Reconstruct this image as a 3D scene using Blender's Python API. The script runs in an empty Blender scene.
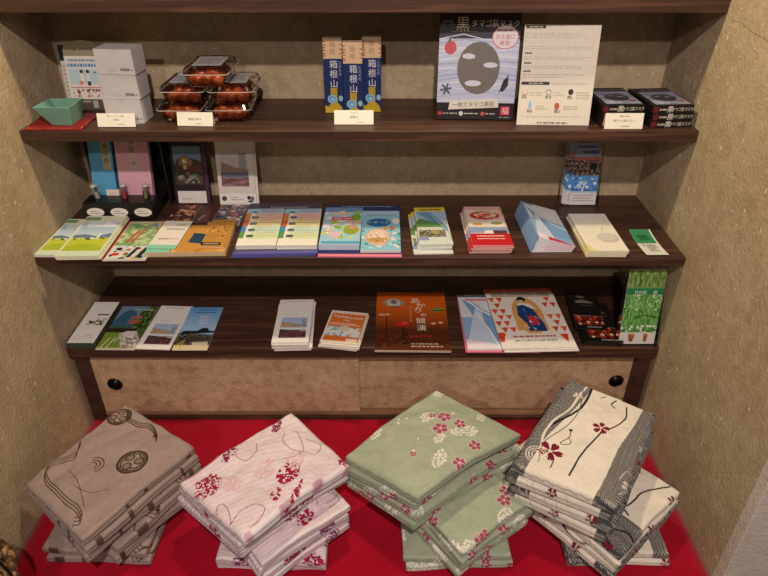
import bpy, math, random
import numpy as np
from mathutils import Matrix, Vector, Euler
R = math.radians
scene = bpy.context.scene
COL = scene.collection

# ------------------------------------------------------------------ materials
def lin(h):
    if isinstance(h, tuple): return h
    h = h.lstrip('#')
    c = [int(h[i:i+2], 16)/255 for i in (0, 2, 4)]
    return tuple(x/12.92 if x <= .04045 else ((x+.055)/1.055)**2.4 for x in c)
MATS = {}
def newmat(name):
    m = bpy.data.materials.new(name); m.use_nodes = True
    nt = m.node_tree; return m, nt, nt.nodes, nt.links, nt.nodes['Principled BSDF']
def paper(col, rough=.45):
    """printed paper / card / plastic of one ink colour, with a faint procedural mottling"""
    k = (col, rough)
    if k in MATS: return MATS[k]
    m, nt, N, L, b = newmat('ink_%s' % str(col).strip('#'))
    c = lin(col)
    tc = N.new('ShaderNodeTexCoord'); n = N.new('ShaderNodeTexNoise'); n.inputs['Scale'].default_value = 90
    n.inputs['Detail'].default_value = 3
    L.new(tc.outputs['Object'], n.inputs['Vector'])
    r = N.new('ShaderNodeValToRGB')
    r.color_ramp.elements[0].color = (*[x*.88 for x in c], 1); r.color_ramp.elements[1].color = (*[min(1, x*1.08) for x in c], 1)
    L.new(n.outputs['Fac'], r.inputs['Fac']); L.new(r.outputs['Color'], b.inputs['Base Color'])
    b.inputs['Roughness'].default_value = rough; b.inputs['Specular IOR Level'].default_value = .35
    MATS[k] = m; return m
def mottle(c1, c2, c3, scale=120, name='picture', rough=.4, stretch=(1, 1, 1)):
    """three inks broken up by noise: foliage, brickwork, crowds inside a printed photograph"""
    k = (c1, c2, c3, scale, stretch)
    if k in MATS: return MATS[k]
    m, nt, N, L, b = newmat(name)
    tc = N.new('ShaderNodeTexCoord'); mp = N.new('ShaderNodeMapping'); mp.inputs['Scale'].default_value = stretch
    n = N.new('ShaderNodeTexNoise'); n.inputs['Scale'].default_value = scale; n.inputs['Detail'].default_value = 4
    L.new(tc.outputs['Object'], mp.inputs['Vector']); L.new(mp.outputs['Vector'], n.inputs['Vector'])
    r = N.new('ShaderNodeValToRGB'); e = r.color_ramp.elements
    e[0].position = .40; e[0].color = (*lin(c1), 1); e[1].position = .60; e[1].color = (*lin(c3), 1)
    x = e.new(.5); x.color = (*lin(c2), 1)
    L.new(n.outputs['Fac'], r.inputs['Fac']); L.new(r.outputs['Color'], b.inputs['Base Color'])
    b.inputs['Roughness'].default_value = rough; b.inputs['Specular IOR Level'].default_value = .35
    MATS[k] = m; return m
def gradient(c1, c2, axis=1, a=0., b_=.2, name='printed_fade'):
    """an ink that fades from one colour to another across the sheet (local axis, metres)"""
    k = (c1, c2, axis, a, b_)
    if k in MATS: return MATS[k]
    m, nt, N, L, b = newmat(name)
    tc = N.new('ShaderNodeTexCoord'); sp = N.new('ShaderNodeSeparateXYZ'); L.new(tc.outputs['Object'], sp.inputs[0])
    mr = N.new('ShaderNodeMapRange'); mr.inputs['From Min'].default_value = a; mr.inputs['From Max'].default_value = b_
    L.new(sp.outputs[axis], mr.inputs['Value'])
    r = N.new('ShaderNodeValToRGB'); r.color_ramp.elements[0].color = (*lin(c1), 1); r.color_ramp.elements[1].color = (*lin(c2), 1)
    L.new(mr.outputs['Result'], r.inputs['Fac']); L.new(r.outputs['Color'], b.inputs['Base Color'])
    b.inputs['Roughness'].default_value = .4; b.inputs['Specular IOR Level'].default_value = .35
    MATS[k] = m; return m
def plaster(name, base, dark, light, warm, fleck=.5, blotch=False):
    """earthen wall finish: cloudy base, fine grain, straw flecks and dark husks"""
    m, nt, N, L, b = newmat(name)
    tc = N.new('ShaderNodeTexCoord')
    n1 = N.new('ShaderNodeTexNoise'); n1.inputs['Scale'].default_value = 5; n1.inputs['Detail'].default_value = 6; n1.inputs['Roughness'].default_value = .65
    n2 = N.new('ShaderNodeTexNoise'); n2.inputs['Scale'].default_value = 110; n2.inputs['Detail'].default_value = 4
    L.new(tc.outputs['Object'], n1.inputs['Vector']); L.new(tc.outputs['Object'], n2.inputs['Vector'])
    r = N.new('ShaderNodeValToRGB'); e = r.color_ramp.elements
    e[0].position = .3; e[0].color = (*lin(dark), 1); e[1].position = .7; e[1].color = (*lin(base), 1)
    L.new(n1.outputs['Fac'], r.inputs['Fac'])
    def mix(fac, c_in, col, s=1.):
        x = N.new('ShaderNodeMix'); x.data_type = 'RGBA'
        L.new(fac, x.inputs['Factor']); L.new(c_in, x.inputs[6]); x.inputs[7].default_value = (*lin(col), 1); return x.outputs[2]
    def ramp(src, a, b2, out=1.):
        q = N.new('ShaderNodeMapRange'); q.inputs['From Min'].default_value = a; q.inputs['From Max'].default_value = b2
        q.inputs['To Max'].default_value = out; L.new(src, q.inputs['Value']); return q.outputs['Result']
    n3 = N.new('ShaderNodeTexNoise'); n3.inputs['Scale'].default_value = 34; n3.inputs['Detail'].default_value = 5; L.new(tc.outputs['Object'], n3.inputs['Vector'])
    c = mix(ramp(n2.outputs['Fac'], .42, .72, .35), r.outputs['Color'], dark)
    c = mix(ramp(n3.outputs['Fac'], .50, .75, .5 if blotch else .3), c, warm); c = mix(ramp(n3.outputs['Fac'], .45, .25, .2), c, light)
    # straw flecks: stretched voronoi cells in two turned directions
    bumps = []
    for i, (sc, rot, col, a, b2) in enumerate([((17, 20, 95), .5, light, .115, .07), ((95, 40, 16), -.6, light, .11, .07), ((26, 20, 60), 1.1, warm, .09, .05)]):
        mp = N.new('ShaderNodeMapping'); mp.inputs['Scale'].default_value = sc; mp.inputs['Rotation'].default_value = (rot, rot*1.3, rot*.7)
        L.new(tc.outputs['Object'], mp.inputs['Vector'])
        v = N.new('ShaderNodeTexVoronoi'); v.inputs['Scale'].default_value = 1; v.inputs['Randomness'].default_value = 1
        L.new(mp.outputs['Vector'], v.inputs['Vector'])
        f = ramp(v.outputs['Distance'], a, b2, fleck)
        c = mix(f, c, col); bumps.append(f)
    L.new(c, b.inputs['Base Color']); b.inputs['Roughness'].default_value = .85; b.inputs['Specular IOR Level'].default_value = .2
    ad = N.new('ShaderNodeMath'); ad.operation = 'ADD'; L.new(n2.outputs['Fac'], ad.inputs[0]); L.new(bumps[0], ad.inputs[1])
    bp = N.new('ShaderNodeBump'); bp.inputs['Strength'].default_value = .7; bp.inputs['Distance'].default_value = .003
    L.new(ad.outputs[0], bp.inputs['Height']); L.new(bp.outputs['Normal'], b.inputs['Normal'])
    return m
def wood(name, c1, c2, c3, rough=.38, stretch=(1.2, 22, 34)):
    m, nt, N, L, b = newmat(name)
    tc = N.new('ShaderNodeTexCoord'); mp = N.new('ShaderNodeMapping'); mp.inputs['Scale'].default_value = stretch
    n = N.new('ShaderNodeTexNoise'); n.inputs['Scale'].default_value = 1.6; n.inputs['Detail'].default_value = 7; n.inputs['Distortion'].default_value = .9
    L.new(tc.outputs['Object'], mp.inputs['Vector']); L.new(mp.outputs['Vector'], n.inputs['Vector'])
    r = N.new('ShaderNodeValToRGB'); e = r.color_ramp.elements
    e[0].position = .36; e[0].color = (*lin(c1), 1); e[1].position = .68; e[1].color = (*lin(c3), 1); x = e.new(.52); x.color = (*lin(c2), 1)
    L.new(n.outputs['Fac'], r.inputs['Fac']); L.new(r.outputs['Color'], b.inputs['Base Color'])
    b.inputs['Roughness'].default_value = rough; b.inputs['Specular IOR Level'].default_value = .4
    bp = N.new('ShaderNodeBump'); bp.inputs['Strength'].default_value = .25; bp.inputs['Distance'].default_value = .001
    L.new(n.outputs['Fac'], bp.inputs['Height']); L.new(bp.outputs['Normal'], b.inputs['Normal'])
    return m
def felt(name, c1, c2):
    m, nt, N, L, b = newmat(name)
    tc = N.new('ShaderNodeTexCoord'); n = N.new('ShaderNodeTexNoise'); n.inputs['Scale'].default_value = 260; n.inputs['Detail'].default_value = 3
    n2 = N.new('ShaderNodeTexNoise'); n2.inputs['Scale'].default_value = 7
    L.new(tc.outputs['Object'], n.inputs['Vector']); L.new(tc.outputs['Object'], n2.inputs['Vector'])
    ad = N.new('ShaderNodeMath'); ad.operation = 'MULTIPLY_ADD'; ad.inputs[1].default_value = .5; L.new(n.outputs['Fac'], ad.inputs[0]); 
    hl = N.new('ShaderNodeMath'); hl.operation = 'MULTIPLY'; hl.inputs[1].default_value = .5; L.new(n2.outputs['Fac'], hl.inputs[0]); L.new(hl.outputs[0], ad.inputs[2])
    r = N.new('ShaderNodeValToRGB'); e = r.color_ramp.elements
    e[0].position = .35; e[0].color = (*lin(c1), 1); e[1].position = .65; e[1].color = (*lin(c2), 1)
    L.new(ad.outputs[0], r.inputs['Fac']); L.new(r.outputs['Color'], b.inputs['Base Color'])
    b.inputs['Roughness'].default_value = .95; b.inputs['Specular IOR Level'].default_value = .1
    b.inputs['Sheen Weight'].default_value = .15
    bp = N.new('ShaderNodeBump'); bp.inputs['Strength'].default_value = .3; bp.inputs['Distance'].default_value = .001
    L.new(n.outputs['Fac'], bp.inputs['Height']); L.new(bp.outputs['Normal'], b.inputs['Normal'])
    return m
def cloth():
    m, nt, N, L, b = newmat('woven_cotton')
    a = N.new('ShaderNodeAttribute'); a.attribute_name = 'dye'
    tc = N.new('ShaderNodeTexCoord'); n = N.new('ShaderNodeTexNoise'); n.inputs['Scale'].default_value = 420; n.inputs['Detail'].default_value = 2
    L.new(tc.outputs['Object'], n.inputs['Vector'])
    x = N.new('ShaderNodeMix'); x.data_type = 'RGBA'; x.blend_type = 'MULTIPLY'; x.inputs['Factor'].default_value = .35
    L.new(a.outputs['Color'], x.inputs[6]); 
    rr = N.new('ShaderNodeValToRGB'); rr.color_ramp.elements[0].position = .3; rr.color_ramp.elements[1].position = .7
    rr.color_ramp.elements[0].color = (.45, .45, .45, 1)
    L.new(n.outputs['Fac'], rr.inputs['Fac']); L.new(rr.outputs['Color'], x.inputs[7])
    L.new(x.outputs[2], b.inputs['Base Color'])
    b.inputs['Roughness'].default_value = .9; b.inputs['Specular IOR Level'].default_value = .12; b.inputs['Sheen Weight'].default_value = .1
    bp = N.new('ShaderNodeBump'); bp.inputs['Strength'].default_value = .3; bp.inputs['Distance'].default_value = .0006
    L.new(n.outputs['Fac'], bp.inputs['Height']); L.new(bp.outputs['Normal'], b.inputs['Normal'])
    return m
def clear(name, tint, refl=.12):
    m, nt, N, L, b = newmat(name); N.remove(b)
    out = N['Material Output']; t = N.new('ShaderNodeBsdfTransparent'); t.inputs['Color'].default_value = (*tint, 1)
    g = N.new('ShaderNodeBsdfGlossy'); g.inputs['Roughness'].default_value = .08; g.inputs['Color'].default_value = (1, 1, 1, 1)
    f = N.new('ShaderNodeLayerWeight'); f.inputs['Blend'].default_value = refl*1.6
    s = N.new('ShaderNodeMixShader'); L.new(f.outputs['Fresnel'], s.inputs[0]); L.new(t.outputs[0], s.inputs[1]); L.new(g.outputs[0], s.inputs[2])
    L.new(s.outputs[0], out.inputs['Surface']); return m
WALL = plaster('straw_plaster', '#c0ae90', '#a79476', '#e6dcc2', '#78623f', .9)
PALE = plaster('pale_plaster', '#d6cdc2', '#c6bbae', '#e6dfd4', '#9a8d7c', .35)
DOORP = plaster('mulberry_paper', '#cfb190', '#ad8b69', '#ecd6b8', '#70422a', .95, True)
WOOD = wood('dark_stained_wood', '#3a261d', '#462e23', '#5c3f2f', .45, (2.2, 44, 60))
WOODF = wood('dark_wood_top', '#341f1a', '#3f2720', '#4a2f26', .42, (1, 12, 12))
RED = felt('red_felt', '#94001c', '#ab0a28')
CLOTH = cloth()
ACR = clear('clear_acrylic', (.96, .965, .965), .07)
PET = clear('clear_plastic', (.975, .97, .97), .17)
BLK = paper('#14110f', .35)

# ------------------------------------------------------------------ mesh builder
_T = {}
def glyphs(s):
    if s not in _T:
        c = bpy.data.curves.new('lettering', 'FONT'); c.body = s; c.resolution_u = 2; c.align_x = 'CENTER'; c.align_y = 'CENTER'
        o = bpy.data.objects.new('lettering', c); COL.objects.link(o); bpy.context.view_layer.update()
        m = bpy.data.meshes.new_from_object(o.evaluated_get(bpy.context.evaluated_depsgraph_get()))
        v = [tuple(x.co) for x in m.vertices]; f = [tuple(p.vertices) for p in m.polygons]
        bpy.data.objects.remove(o); bpy.data.curves.remove(c); bpy.data.meshes.remove(m)
        xs = [a[0] for a in v]; ys = [a[1] for a in v]
        cx, cy, h = (min(xs)+max(xs))/2, (min(ys)+max(ys))/2, max(max(ys)-min(ys), .01)
        _T[s] = ([((a[0]-cx), (a[1]-cy)) for a in v], f, max(xs)-min(xs), h)
    return _T[s]
class B:
    def __init__(s): s.v = []; s.f = []; s.mi = []; s.ms = []
    def mat(s, m):
        if isinstance(m, str): m = paper(m)
        if m not in s.ms: s.ms.append(m)
        return s.ms.index(m)
    def add(s, vs, fs, m, M=None):
        k = len(s.v); M = M or Matrix()
        s.v += [tuple(M @ Vector(p)) for p in vs]; s.f += [tuple(i+k for i in f) for f in fs]; s.mi += [s.mat(m)]*len(fs)
    def box(s, x0, y0, z0, x1, y1, z1, m, M=None):
        vs = [(x, y, z) for z in (z0, z1) for y in (y0, y1) for x in (x0, x1)]
        s.add(vs, [(0, 2, 3, 1), (4, 5, 7, 6), (0, 1, 5, 4), (1, 3, 7, 5), (3, 2, 6, 7), (2, 0, 4, 6)], m, M)
    def tube(s, pts, r, m, n=8, M=None):
        vs, fs = [], []
        P = [Vector(p) for p in pts]
        for i, p in enumerate(P):
            d = (P[min(i+1, len(P)-1)]-P[max(i-1, 0)]).normalized()
            a = d.cross(Vector((0, 0, 1))); a = a.normalized() if a.length > .01 else Vector((1, 0, 0)); b = d.cross(a)
            rr = r[i] if isinstance(r, (list, tuple)) else r
            vs += [tuple(p+a*rr*math.cos(2*math.pi*k/n)+b*rr*math.sin(2*math.pi*k/n)) for k in range(n)]
        for i in range(len(P)-1):
            for k in range(n): fs.append((i*n+k, i*n+(k+1) % n, (i+1)*n+(k+1) % n, (i+1)*n+k))
        fs += [tuple(range(n)), tuple(range((len(P)-1)*n, len(P)*n))]
        s.add(vs, fs, m, M)
    def sheet(s, w, l, ops, M=None, z=0., step=3e-5):
        """print ops (fractions of the sheet) onto a w by l rectangle whose lower left corner is the origin"""
        M = M or Matrix(); k = 0
        for op in ops:
            k += 1; zz = z+k*step; t = op[0]
            if t == 'r':
                _, x0, y0, x1, y1, c = op
                s.add([(x0*w, y0*l, zz), (x1*w, y0*l, zz), (x1*w, y1*l, zz), (x0*w, y1*l, zz)], [(0, 1, 2, 3)], c, M)
            elif t == 'p':
                s.add([(x*w, y*l, zz) for x, y in op[1]], [tuple(range(len(op[1])))], op[2], M)
            elif t == 'e':
                _, cx, cy, rx, ry, c = op; n = 20
                s.add([((cx+rx*math.cos(2*math.pi*i/n))*w, (cy+ry*math.sin(2*math.pi*i/n))*l, zz) for i in range(n)], [tuple(range(n))], c, M)
            elif t in ('t', 'tv'):
                txt, cx, cy, h, c = op[1:6]; rot = op[6] if len(op) > 6 else 0; hm = h*l
                items = [(txt, cx*w, cy*l)] if t == 't' else [(ch, cx*w, cy*l+((len(txt)-1)/2-i)*hm*1.12) for i, ch in enumerate(txt)]
                for tx, px, py in items:
                    gv, gf, gw, gh = glyphs(tx); sc = hm
                    room = 2*min(px, w-px)*.93; sx = sc if rot else min(sc, room/max(gw, 1e-6))
                    ca, sa = math.cos(R(rot)), math.sin(R(rot))
                    vs = [(px+x*sx*ca-y*sc*sa, py+x*sx*sa+y*sc*ca, zz) for x, y in gv]
                    s.add(vs, gf, c, M)
            elif t == 'ln':      # rows of small print
                _, x0, y0, x1, y1, n, c, fr, seed = op; rnd = random.Random(seed); q = (y1-y0)/n
                for i in range(n):
                    y = y0+(i+.5)*q; x = x0; xe = x1-(x1-x0)*rnd.choice([0, 0, .1, .35])
                    while x < xe:
                        d = rnd.uniform(.02, .07); xx = min(x+d, xe)
                        s.add([(x*w, (y-q*fr/2)*l, zz), (xx*w, (y-q*fr/2)*l, zz), (xx*w, (y+q*fr/2)*l, zz), (x*w, (y+q*fr/2)*l, zz)], [(0, 1, 2, 3)], c, M)
                        x = xx+rnd.uniform(.006, .02)
            elif t == 'sp':      # scattered flecks of several inks
                _, x0, y0, x1, y1, n, sz, cols, seed = op; rnd = random.Random(seed)
                for i in range(n):
                    cx, cy = rnd.uniform(x0, x1), rnd.uniform(y0, y1); r = sz*rnd.uniform(.4, 1.2); a0 = rnd.random()*6; c = rnd.choice(cols)
                    pts = []
                    for j in range(5):
                        rr = r*rnd.uniform(.6, 1.2); a = a0+j*1.257
                        pts.append((min(max(cx+rr*math.cos(a), x0), x1)*w, min(max(cy+rr*math.sin(a)*w/l, y0), y1)*l, zz+i*2e-7))
                    s.add(pts, [(0, 1, 2, 3, 4)], c, M)
            elif t == 'st':      # stroke along a polyline, width as a fraction of w
                _, pts, wd, c = op
                P = [Vector((x*w, y*l)) for x, y in pts]; vs = []; 
                for i, p in enumerate(P):
                    d = (P[min(i+1, len(P)-1)]-P[max(i-1, 0)]).normalized(); nn = Vector((-d.y, d.x))*wd*w/2
                    vs += [(p.x+nn.x, p.y+nn.y, zz), (p.x-nn.x, p.y-nn.y, zz)]
                s.add(vs, [(2*i, 2*i+1, 2*i+3, 2*i+2) for i in range(len(P)-1)], c, M)
    def mesh(s, name):
        m = bpy.data.meshes.new(name); m.from_pydata(s.v, [], s.f)
        for x in s.ms: m.materials.append(x)
        m.polygons.foreach_set('material_index', s.mi); m.update(); return m
def link(name, data, parent=None, loc=(0, 0, 0), rot=(0, 0, 0)):
    o = bpy.data.objects.new(name, data); COL.objects.link(o); o.location = loc; o.rotation_euler = rot
    if parent: o.parent = parent
    return o
def tag(o, label, cat, group=None):
    o['label'] = label; o['category'] = cat
    if group: o['group'] = group
    return o
def build(b, name, parent=None, loc=(0, 0, 0), rot=(0, 0, 0), bevel=0, smooth=False):
    me = b.mesh(name)
    if smooth: me.polygons.foreach_set('use_smooth', [True]*len(me.polygons))
    o = link(name, me, parent, loc, rot)
    if bevel:
        md = o.modifiers.new('edge', 'BEVEL'); md.width = bevel; md.segments = 2; md.limit_method = 'ANGLE'; md.angle_limit = R(50)
    return o
def struct(o): o['kind'] = 'structure'; return o

# ------------------------------------------------------------------ the place
W = .8; YK = .372; ZB, ZC, ZD, ZF = .647, .364, .084, -.1885
def bx(name, a, c, m, parent=None, bevel=0):
    """box between two world corners; parts are placed relative to their parent's location"""
    o0 = Vector(a); b = B(); b.box(0, 0, 0, c[0]-a[0], c[1]-a[1], c[2]-a[2], m)
    p = parent.location if parent else Vector((0, 0, 0))
    return build(b, name, parent, o0-Vector(p), bevel=bevel)
struct(bx('wall_back', (-1.0, YK, -.6), (1.0, YK+.1, 1.5), WALL))
wr = struct(bx('wall_right', (W, -.4885, -.6), (.9, YK, 1.9), WALL))
struct(bx('wall_left', (-.9, -.4885, -.6), (-W, YK, 1.9), WALL))
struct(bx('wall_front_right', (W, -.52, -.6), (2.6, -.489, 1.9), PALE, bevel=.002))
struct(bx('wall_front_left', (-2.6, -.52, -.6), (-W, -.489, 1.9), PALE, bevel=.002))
for pts in ([(.1, .888), (.06, .893), (.0, .882), (-.05, .880), (-.1, .872), (-.15, .868)], [(.095, .43), (.03, .395), (-.05, .335), (-.14, .262), (-.22, .19), (-.30, .12)]):
    b = B(); b.tube([(0, y-wr.location.y, z-wr.location.z) for y, z in pts], [.0003]+[.0006]*4+[.0003], paper('#7d6c4c', .9), 6); build(b, 'hairline_crack', wr)
struct(bx('floor', (-2.6, -3.6, -.62), (2.6, -.49, -.6), wood('floor_boards', '#5d3f2a', '#73503a', '#8a6549', .4, (12, 1, 12))))
struct(bx('floor_platform', (-W, -.515, -.6), (W, YK, ZF-.004), WOODF, bevel=.003))
# red felt over the platform, its front edge hanging down
b = B(); nx, ny = 60, 40; vs = []; rnd = random.Random(4)
for top in (1, 0):
    for j in range(ny+1):
        for i in range(nx+1):
            x = -.797+1.594*i/nx; s = j/ny*.98
            y = .06-s; z = ZF
            if y < -.52: z = ZF-(-.52-y); y = -.52-.004*math.sin(x*9)
            z += .0007*math.sin(x*23+y*9)+.0005*math.sin(y*31-x*7)
            vs.append((x, y, z-(0 if top else .003)))
n1 = (nx+1)*(ny+1); fs = []
for j in range(ny):
    for i in range(nx):
        a = j*(nx+1)+i; fs.append((a, a+nx+1, a+nx+2, a+1)); fs.append((a+n1, a+n1+1, a+n1+nx+2, a+n1+nx+1))
for i in range(nx): fs.append((i, i+1, i+1+n1, i+n1)); a = ny*(nx+1)+i; fs.append((a, a+n1, a+n1+1, a+1))
for j in range(ny): a = j*(nx+1); fs.append((a, a+n1, a+n1+nx+1, a+nx+1)); a += nx; fs.append((a, a+nx+1, a+n1+nx+1, a+n1))
b.add(vs, fs, RED)
tag(build(b, 'felt_mat', smooth=True), 'bright red felt mat covering the alcove platform under the folded robes', 'mat')

for nm, z0, z1, y0, lab in [('a', .900, .955, .1235, 'dark wooden shelf board cut off by the top edge of the photo'),
                            ('b', .6196, ZB, .1038, 'dark wooden shelf board carrying the tall posters, gift boxes and green bowl'),
                            ('c', .3393, ZC, .0, 'deep dark wooden shelf board carrying the long row of brochures and black display case')]:
    tag(bx('shelf_board', (-W+.001, y0, z0), (W-.001, YK-.001, z1), WOOD, bevel=.0025), lab, 'shelf')
cab = link('low_cabinet', None, None, (0, .0, ZF)); tag(cab, 'low dark wood cabinet with two sliding mulberry paper doors behind the robes', 'cabinet')
bx('top_board', (-W+.001, 0, .0489), (W-.001, YK-.001, ZD), WOOD, cab, .0025)
for x in (-.79, .757): bx('side_post', (x, .006, ZF), (x+.033, .05, .0485), WOODF, cab, .0015)
bx('bottom_rail', (-.756, .008, ZF), (.756, .05, ZF+.012), WOOD, cab, .001)
o = bx('door_track', (-.756, .014, ZF+.0125), (.756, .05, ZF+.022), wood('track_wood', '#7b5a41', '#8d6a4e', '#9c7858', .5, (1, 20, 20)), cab, .001); o['label'] = 'pale wood sliding track'
for x0, x1, y, hx in [(-.756, -.012, .020, -.706), (-.030, .756, .0345, .722)]:
    d = bx('sliding_door', (x0, y, ZF+.023), (x1, y+.012, .0480), DOORP, cab)
    b = B(); n = 28
    ring = [(.0, 0), (.0165, 0), (.0185, .0012), (.021, .0002), (.0215, -.0015)]
    vs = []; fs = []
    prof = [(.0165, .0016), (.0190, .0022), (.0212, .0014), (.0216, .0)]
    for r, h in [(.0158, -.0004)]+prof:
        vs += [(r*math.cos(2*math.pi*k/n), -h, r*math.sin(2*math.pi*k/n)) for k in range(n)]
    for j in range(4):
        for k in range(n): fs.append((j*n+k, j*n+(k+1) % n, (j+1)*n+(k+1) % n, (j+1)*n+k))
    fs.append(tuple(range(n)))
    b.add(vs, fs, BLK)
    q = build(b, 'finger_pull', d, (hx-x0, -.0005, -.062-(ZF+.023)), smooth=True); q['label'] = 'round black recessed finger pull'

# ------------------------------------------------------------------ leaflets
def block(w, l, t, ops, side='#e9e4da', back=None, warp=None):
    """a leaflet: paper block with page lines, origin at its centre, bottom at 0"""
    b = B(); n = 10 if warp else 1
    M = Matrix.Translation((-w/2, -l/2, 0))
    b.box(0, 0, 0, w, l, t, side, M)
    b.sheet(w, l, ops, M, z=t)
    return b
def pile(name, cat, cx, cy, z, w, l, rot, t, n, ops, label, rest=None, group=None, jit=.003, jr=1.2, side='#e9e4da', seed=1, drift=(0, 0), tilt=None):
    rnd = random.Random(seed); me = block(w, l, t, ops, side).mesh(name); out = []
    for i in range(n):
        top = i == n-1
        dx, dy, dr = (0, 0, 0) if top else (rnd.uniform(-jit, jit)+drift[0]*(n-1-i), rnd.uniform(-jit, jit)+drift[1]*(n-1-i), rnd.uniform(-jr, jr))
        o = link(name, me, None, (cx+dx, cy+dy, z+i*(t+.0008)), (0, 0, R(rot+dr)))
        tag(o, label if top else rest, cat, group if n > 1 else None); out.append(o)
    return out
def thing_leaf(*a, **k): return pile(*a, **k)[0]

SKY = '#9cc3e6'
# --- cabinet top, left to right
g = [('r', 0, 0, 1, 1, '#eceae4'), ('r', .45, .66, .9, .69, '#3a3a38'), ('sp', .25, .42, .95, .58, 46, .06, ['#3f4a40', '#6a7765', '#86928a', '#2f3a30'], 3),
     ('sp', .15, .1, .8, .2, 20, .03, ['#c8868a', '#7d8a76', '#e0a0a4'], 5), ('r', 0, 0, 1, .012, '#294238')]
pile('leaflet', 'leaflet', -.757, .101, ZD, .072, .200, 0, .004, 3, g, 'narrow white leaflet with sprig drawing at the far left of the cabinet top',
     'white leaflet with dark green foot beneath the sprig leaflet', 'sprig leaflets on the cabinet', side='#2f4a40', jit=.001, jr=.3)
g = [('r', 0, 0, 1, 1, '#4a5f33'), ('p', [(0, .5), (0, 1), (.8, 1), (.55, .5)], '#6f8fa6'), ('p', [(0, .62), (.15, .85), (.4, .95), (.6, .7), (.62, .5), (0, .5)], '#39627a'),
     ('r', .62, .42, 1, .95, mottle('#1f331a', '#3c5a2a', '#6c8a48', 160)), ('r', .0, .38, .75, .46, '#3a2227'), ('p', [(0, 0), (0, .36), (.35, .36), (.65, .1), (.6, 0)], '#7c9a3a'),
     ('p', [(.35, .36), (.8, .4), (1, .2), (1, .04), (.6, .04)], mottle('#8c8274', '#c9c2b4', '#efe9dc', 130)), ('p', [(.5, .28), (.78, .28), (.8, .4), (.5, .4)], '#dcd8d0'),
     ('st', [(.1, .03), (.2, .25)], .03, '#e8e6d0'), ('st', [(.25, .03), (.33, .25)], .03, '#e8e6d0'), ('st', [(.37, .15), (.42, .25)], .03, '#e8e6d0'),
     ('tv', '庭園', .5, .66, .1, '#e26a3a'), ('tv', '美術', .66, .67, .1, '#e26a3a'), ('t', 'Gardens', .62, .92, .085, '#d8e0e0'), ('r', 0, 0, 1, .03, '#d9ce9e')]
thing_leaf('brochure', 'brochure', -.660, .092, ZD, .105, .204, -1, .003, 1, g, 'brochure with mountain lawn picture and orange lettering, second from the left on the cabinet')
def bldg():
    return [('r', 0, 0, 1, 1, '#f0ece8'), ('r', .16, .38, .9, .56, '#aebfdd'), ('p', [(.16, .3), (.16, .47), (.5, .42), (.9, .38), (.9, .28)], '#b19a80'),
            ('p', [(.16, .32), (.2, .44), (.5, .40), (.7, .34), (.7, .3)], mottle('#7d6048', '#b89b7c', '#dcc8ad', 300)), ('p', [(.74, .34), (.74, .52), (.86, .52), (.86, .34)], mottle('#4f5f66', '#93a7b5', '#b9c8d8', 320)),
            ('r', .16, .26, .9, .33, '#dfe3ea'), ('p', [(.16, .1), (.16, .29), (.55, .27), (.9, .24), (.9, .1)], mottle('#3c1f22', '#5a3034', '#8b6a6c', 260, stretch=(.4, 2, 1))), ('r', .16, .26, .9, .275, '#38465e'),
            ('ln', .2, .93, .8, .97, 1, '#c6c2c0', .5, 3), ('ln', .25, .62, .6, .64, 1, '#b8b4c0', .5, 3)]
thing_leaf('brochure', 'brochure', -.556, .092, ZD+.001, .094, .204, -3, .003, 1, bldg(), 'slanted white brochure with spa building picture between two picture brochures')
g = [('r', 0, 0, 1, 1, SKY), ('r', 0, .45, 1, 1, gradient('#a9cbe8', '#5f9bd6', 1, -.01, .1)), ('r', 0, .0, 1, .12, '#d9c9a0'), ('p', [(0, .1), (0, .36), (.3, .37), (1, .33), (1, .1)], mottle('#1d1e22', '#4b4a44', '#8a8272', 200)),
     ('p', [(0, .34), (.1, .42), (.5, .42), (.62, .49), (.78, .49), (.85, .42), (1, .42), (1, .38)], '#20242b'), ('p', [(.2, .18), (.3, .3), (1, .27), (1, .2)], '#4c443c'), ('r', .5, .1, .95, .17, '#dcd0b0'),
     ('st', [(.05, .05), (.2, .2)], .04, '#c9a944'), ('st', [(.2, .02), (.25, .2)], .03, '#c9a944'), ('tv', '彫刻森', .62, .68, .07, '#e8d4e0'), ('tv', '美術館', .48, .68, .07, '#e8d4e0'), ('r', .2, .86, .85, .875, '#2c4a70'), ('ln', .3, .9, .85, .97, 1, '#4c7fc0', .5, 3)]
thing_leaf('brochure', 'brochure', -.461, .087, ZD+.001, .094, .200, 0, .003, 1, g, 'brochure with blue sky over a dark roofed hall, fourth from the left')
pile('brochure', 'brochure', -.193, .088, ZD, .098, .205, 1.0, .0042, 6, bldg(), 'top white spa brochure of the tall pile in the middle of the cabinet',
     'white spa brochure lower in the tall pile in the middle', 'white spa brochures in a pile', jit=.0045, jr=2, seed=5, drift=(.0005, 0))
g = [('r', 0, 0, 1, 1, '#e9dccb'), ('r', .05, .05, .96, .92, '#dd7434'), ('r', .05, .14, .96, .5, '#dd7434'), ('r', .05, .2, .94, .48, '#e7ebe6'), ('sp', .05, .2, .94, .48, 26, .07, ['#8fc3cf', '#e9efe9', '#c98a5a', '#5e9fb5', '#f3eee2'], 8),
     ('e', .5, .44, .16, .09, '#ded5b5'), ('e', .78, .34, .12, .06, '#f0ece2'), ('t', 'Hello', .3, .82, .12, '#fbe9d8'), ('t', 'Sweets', .68, .80, .12, '#fbe9d8'), ('t', 'Map', .5, .69, .08, '#fbe9d8'),
     ('ln', .1, .53, .9, .62, 2, '#f8d8be', .6, 4), ('r', .64, .06, .92, .15, '#f4e7d7'), ('ln', .66, .07, .9, .14, 2, '#c97a3a', .5, 4)]
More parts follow.
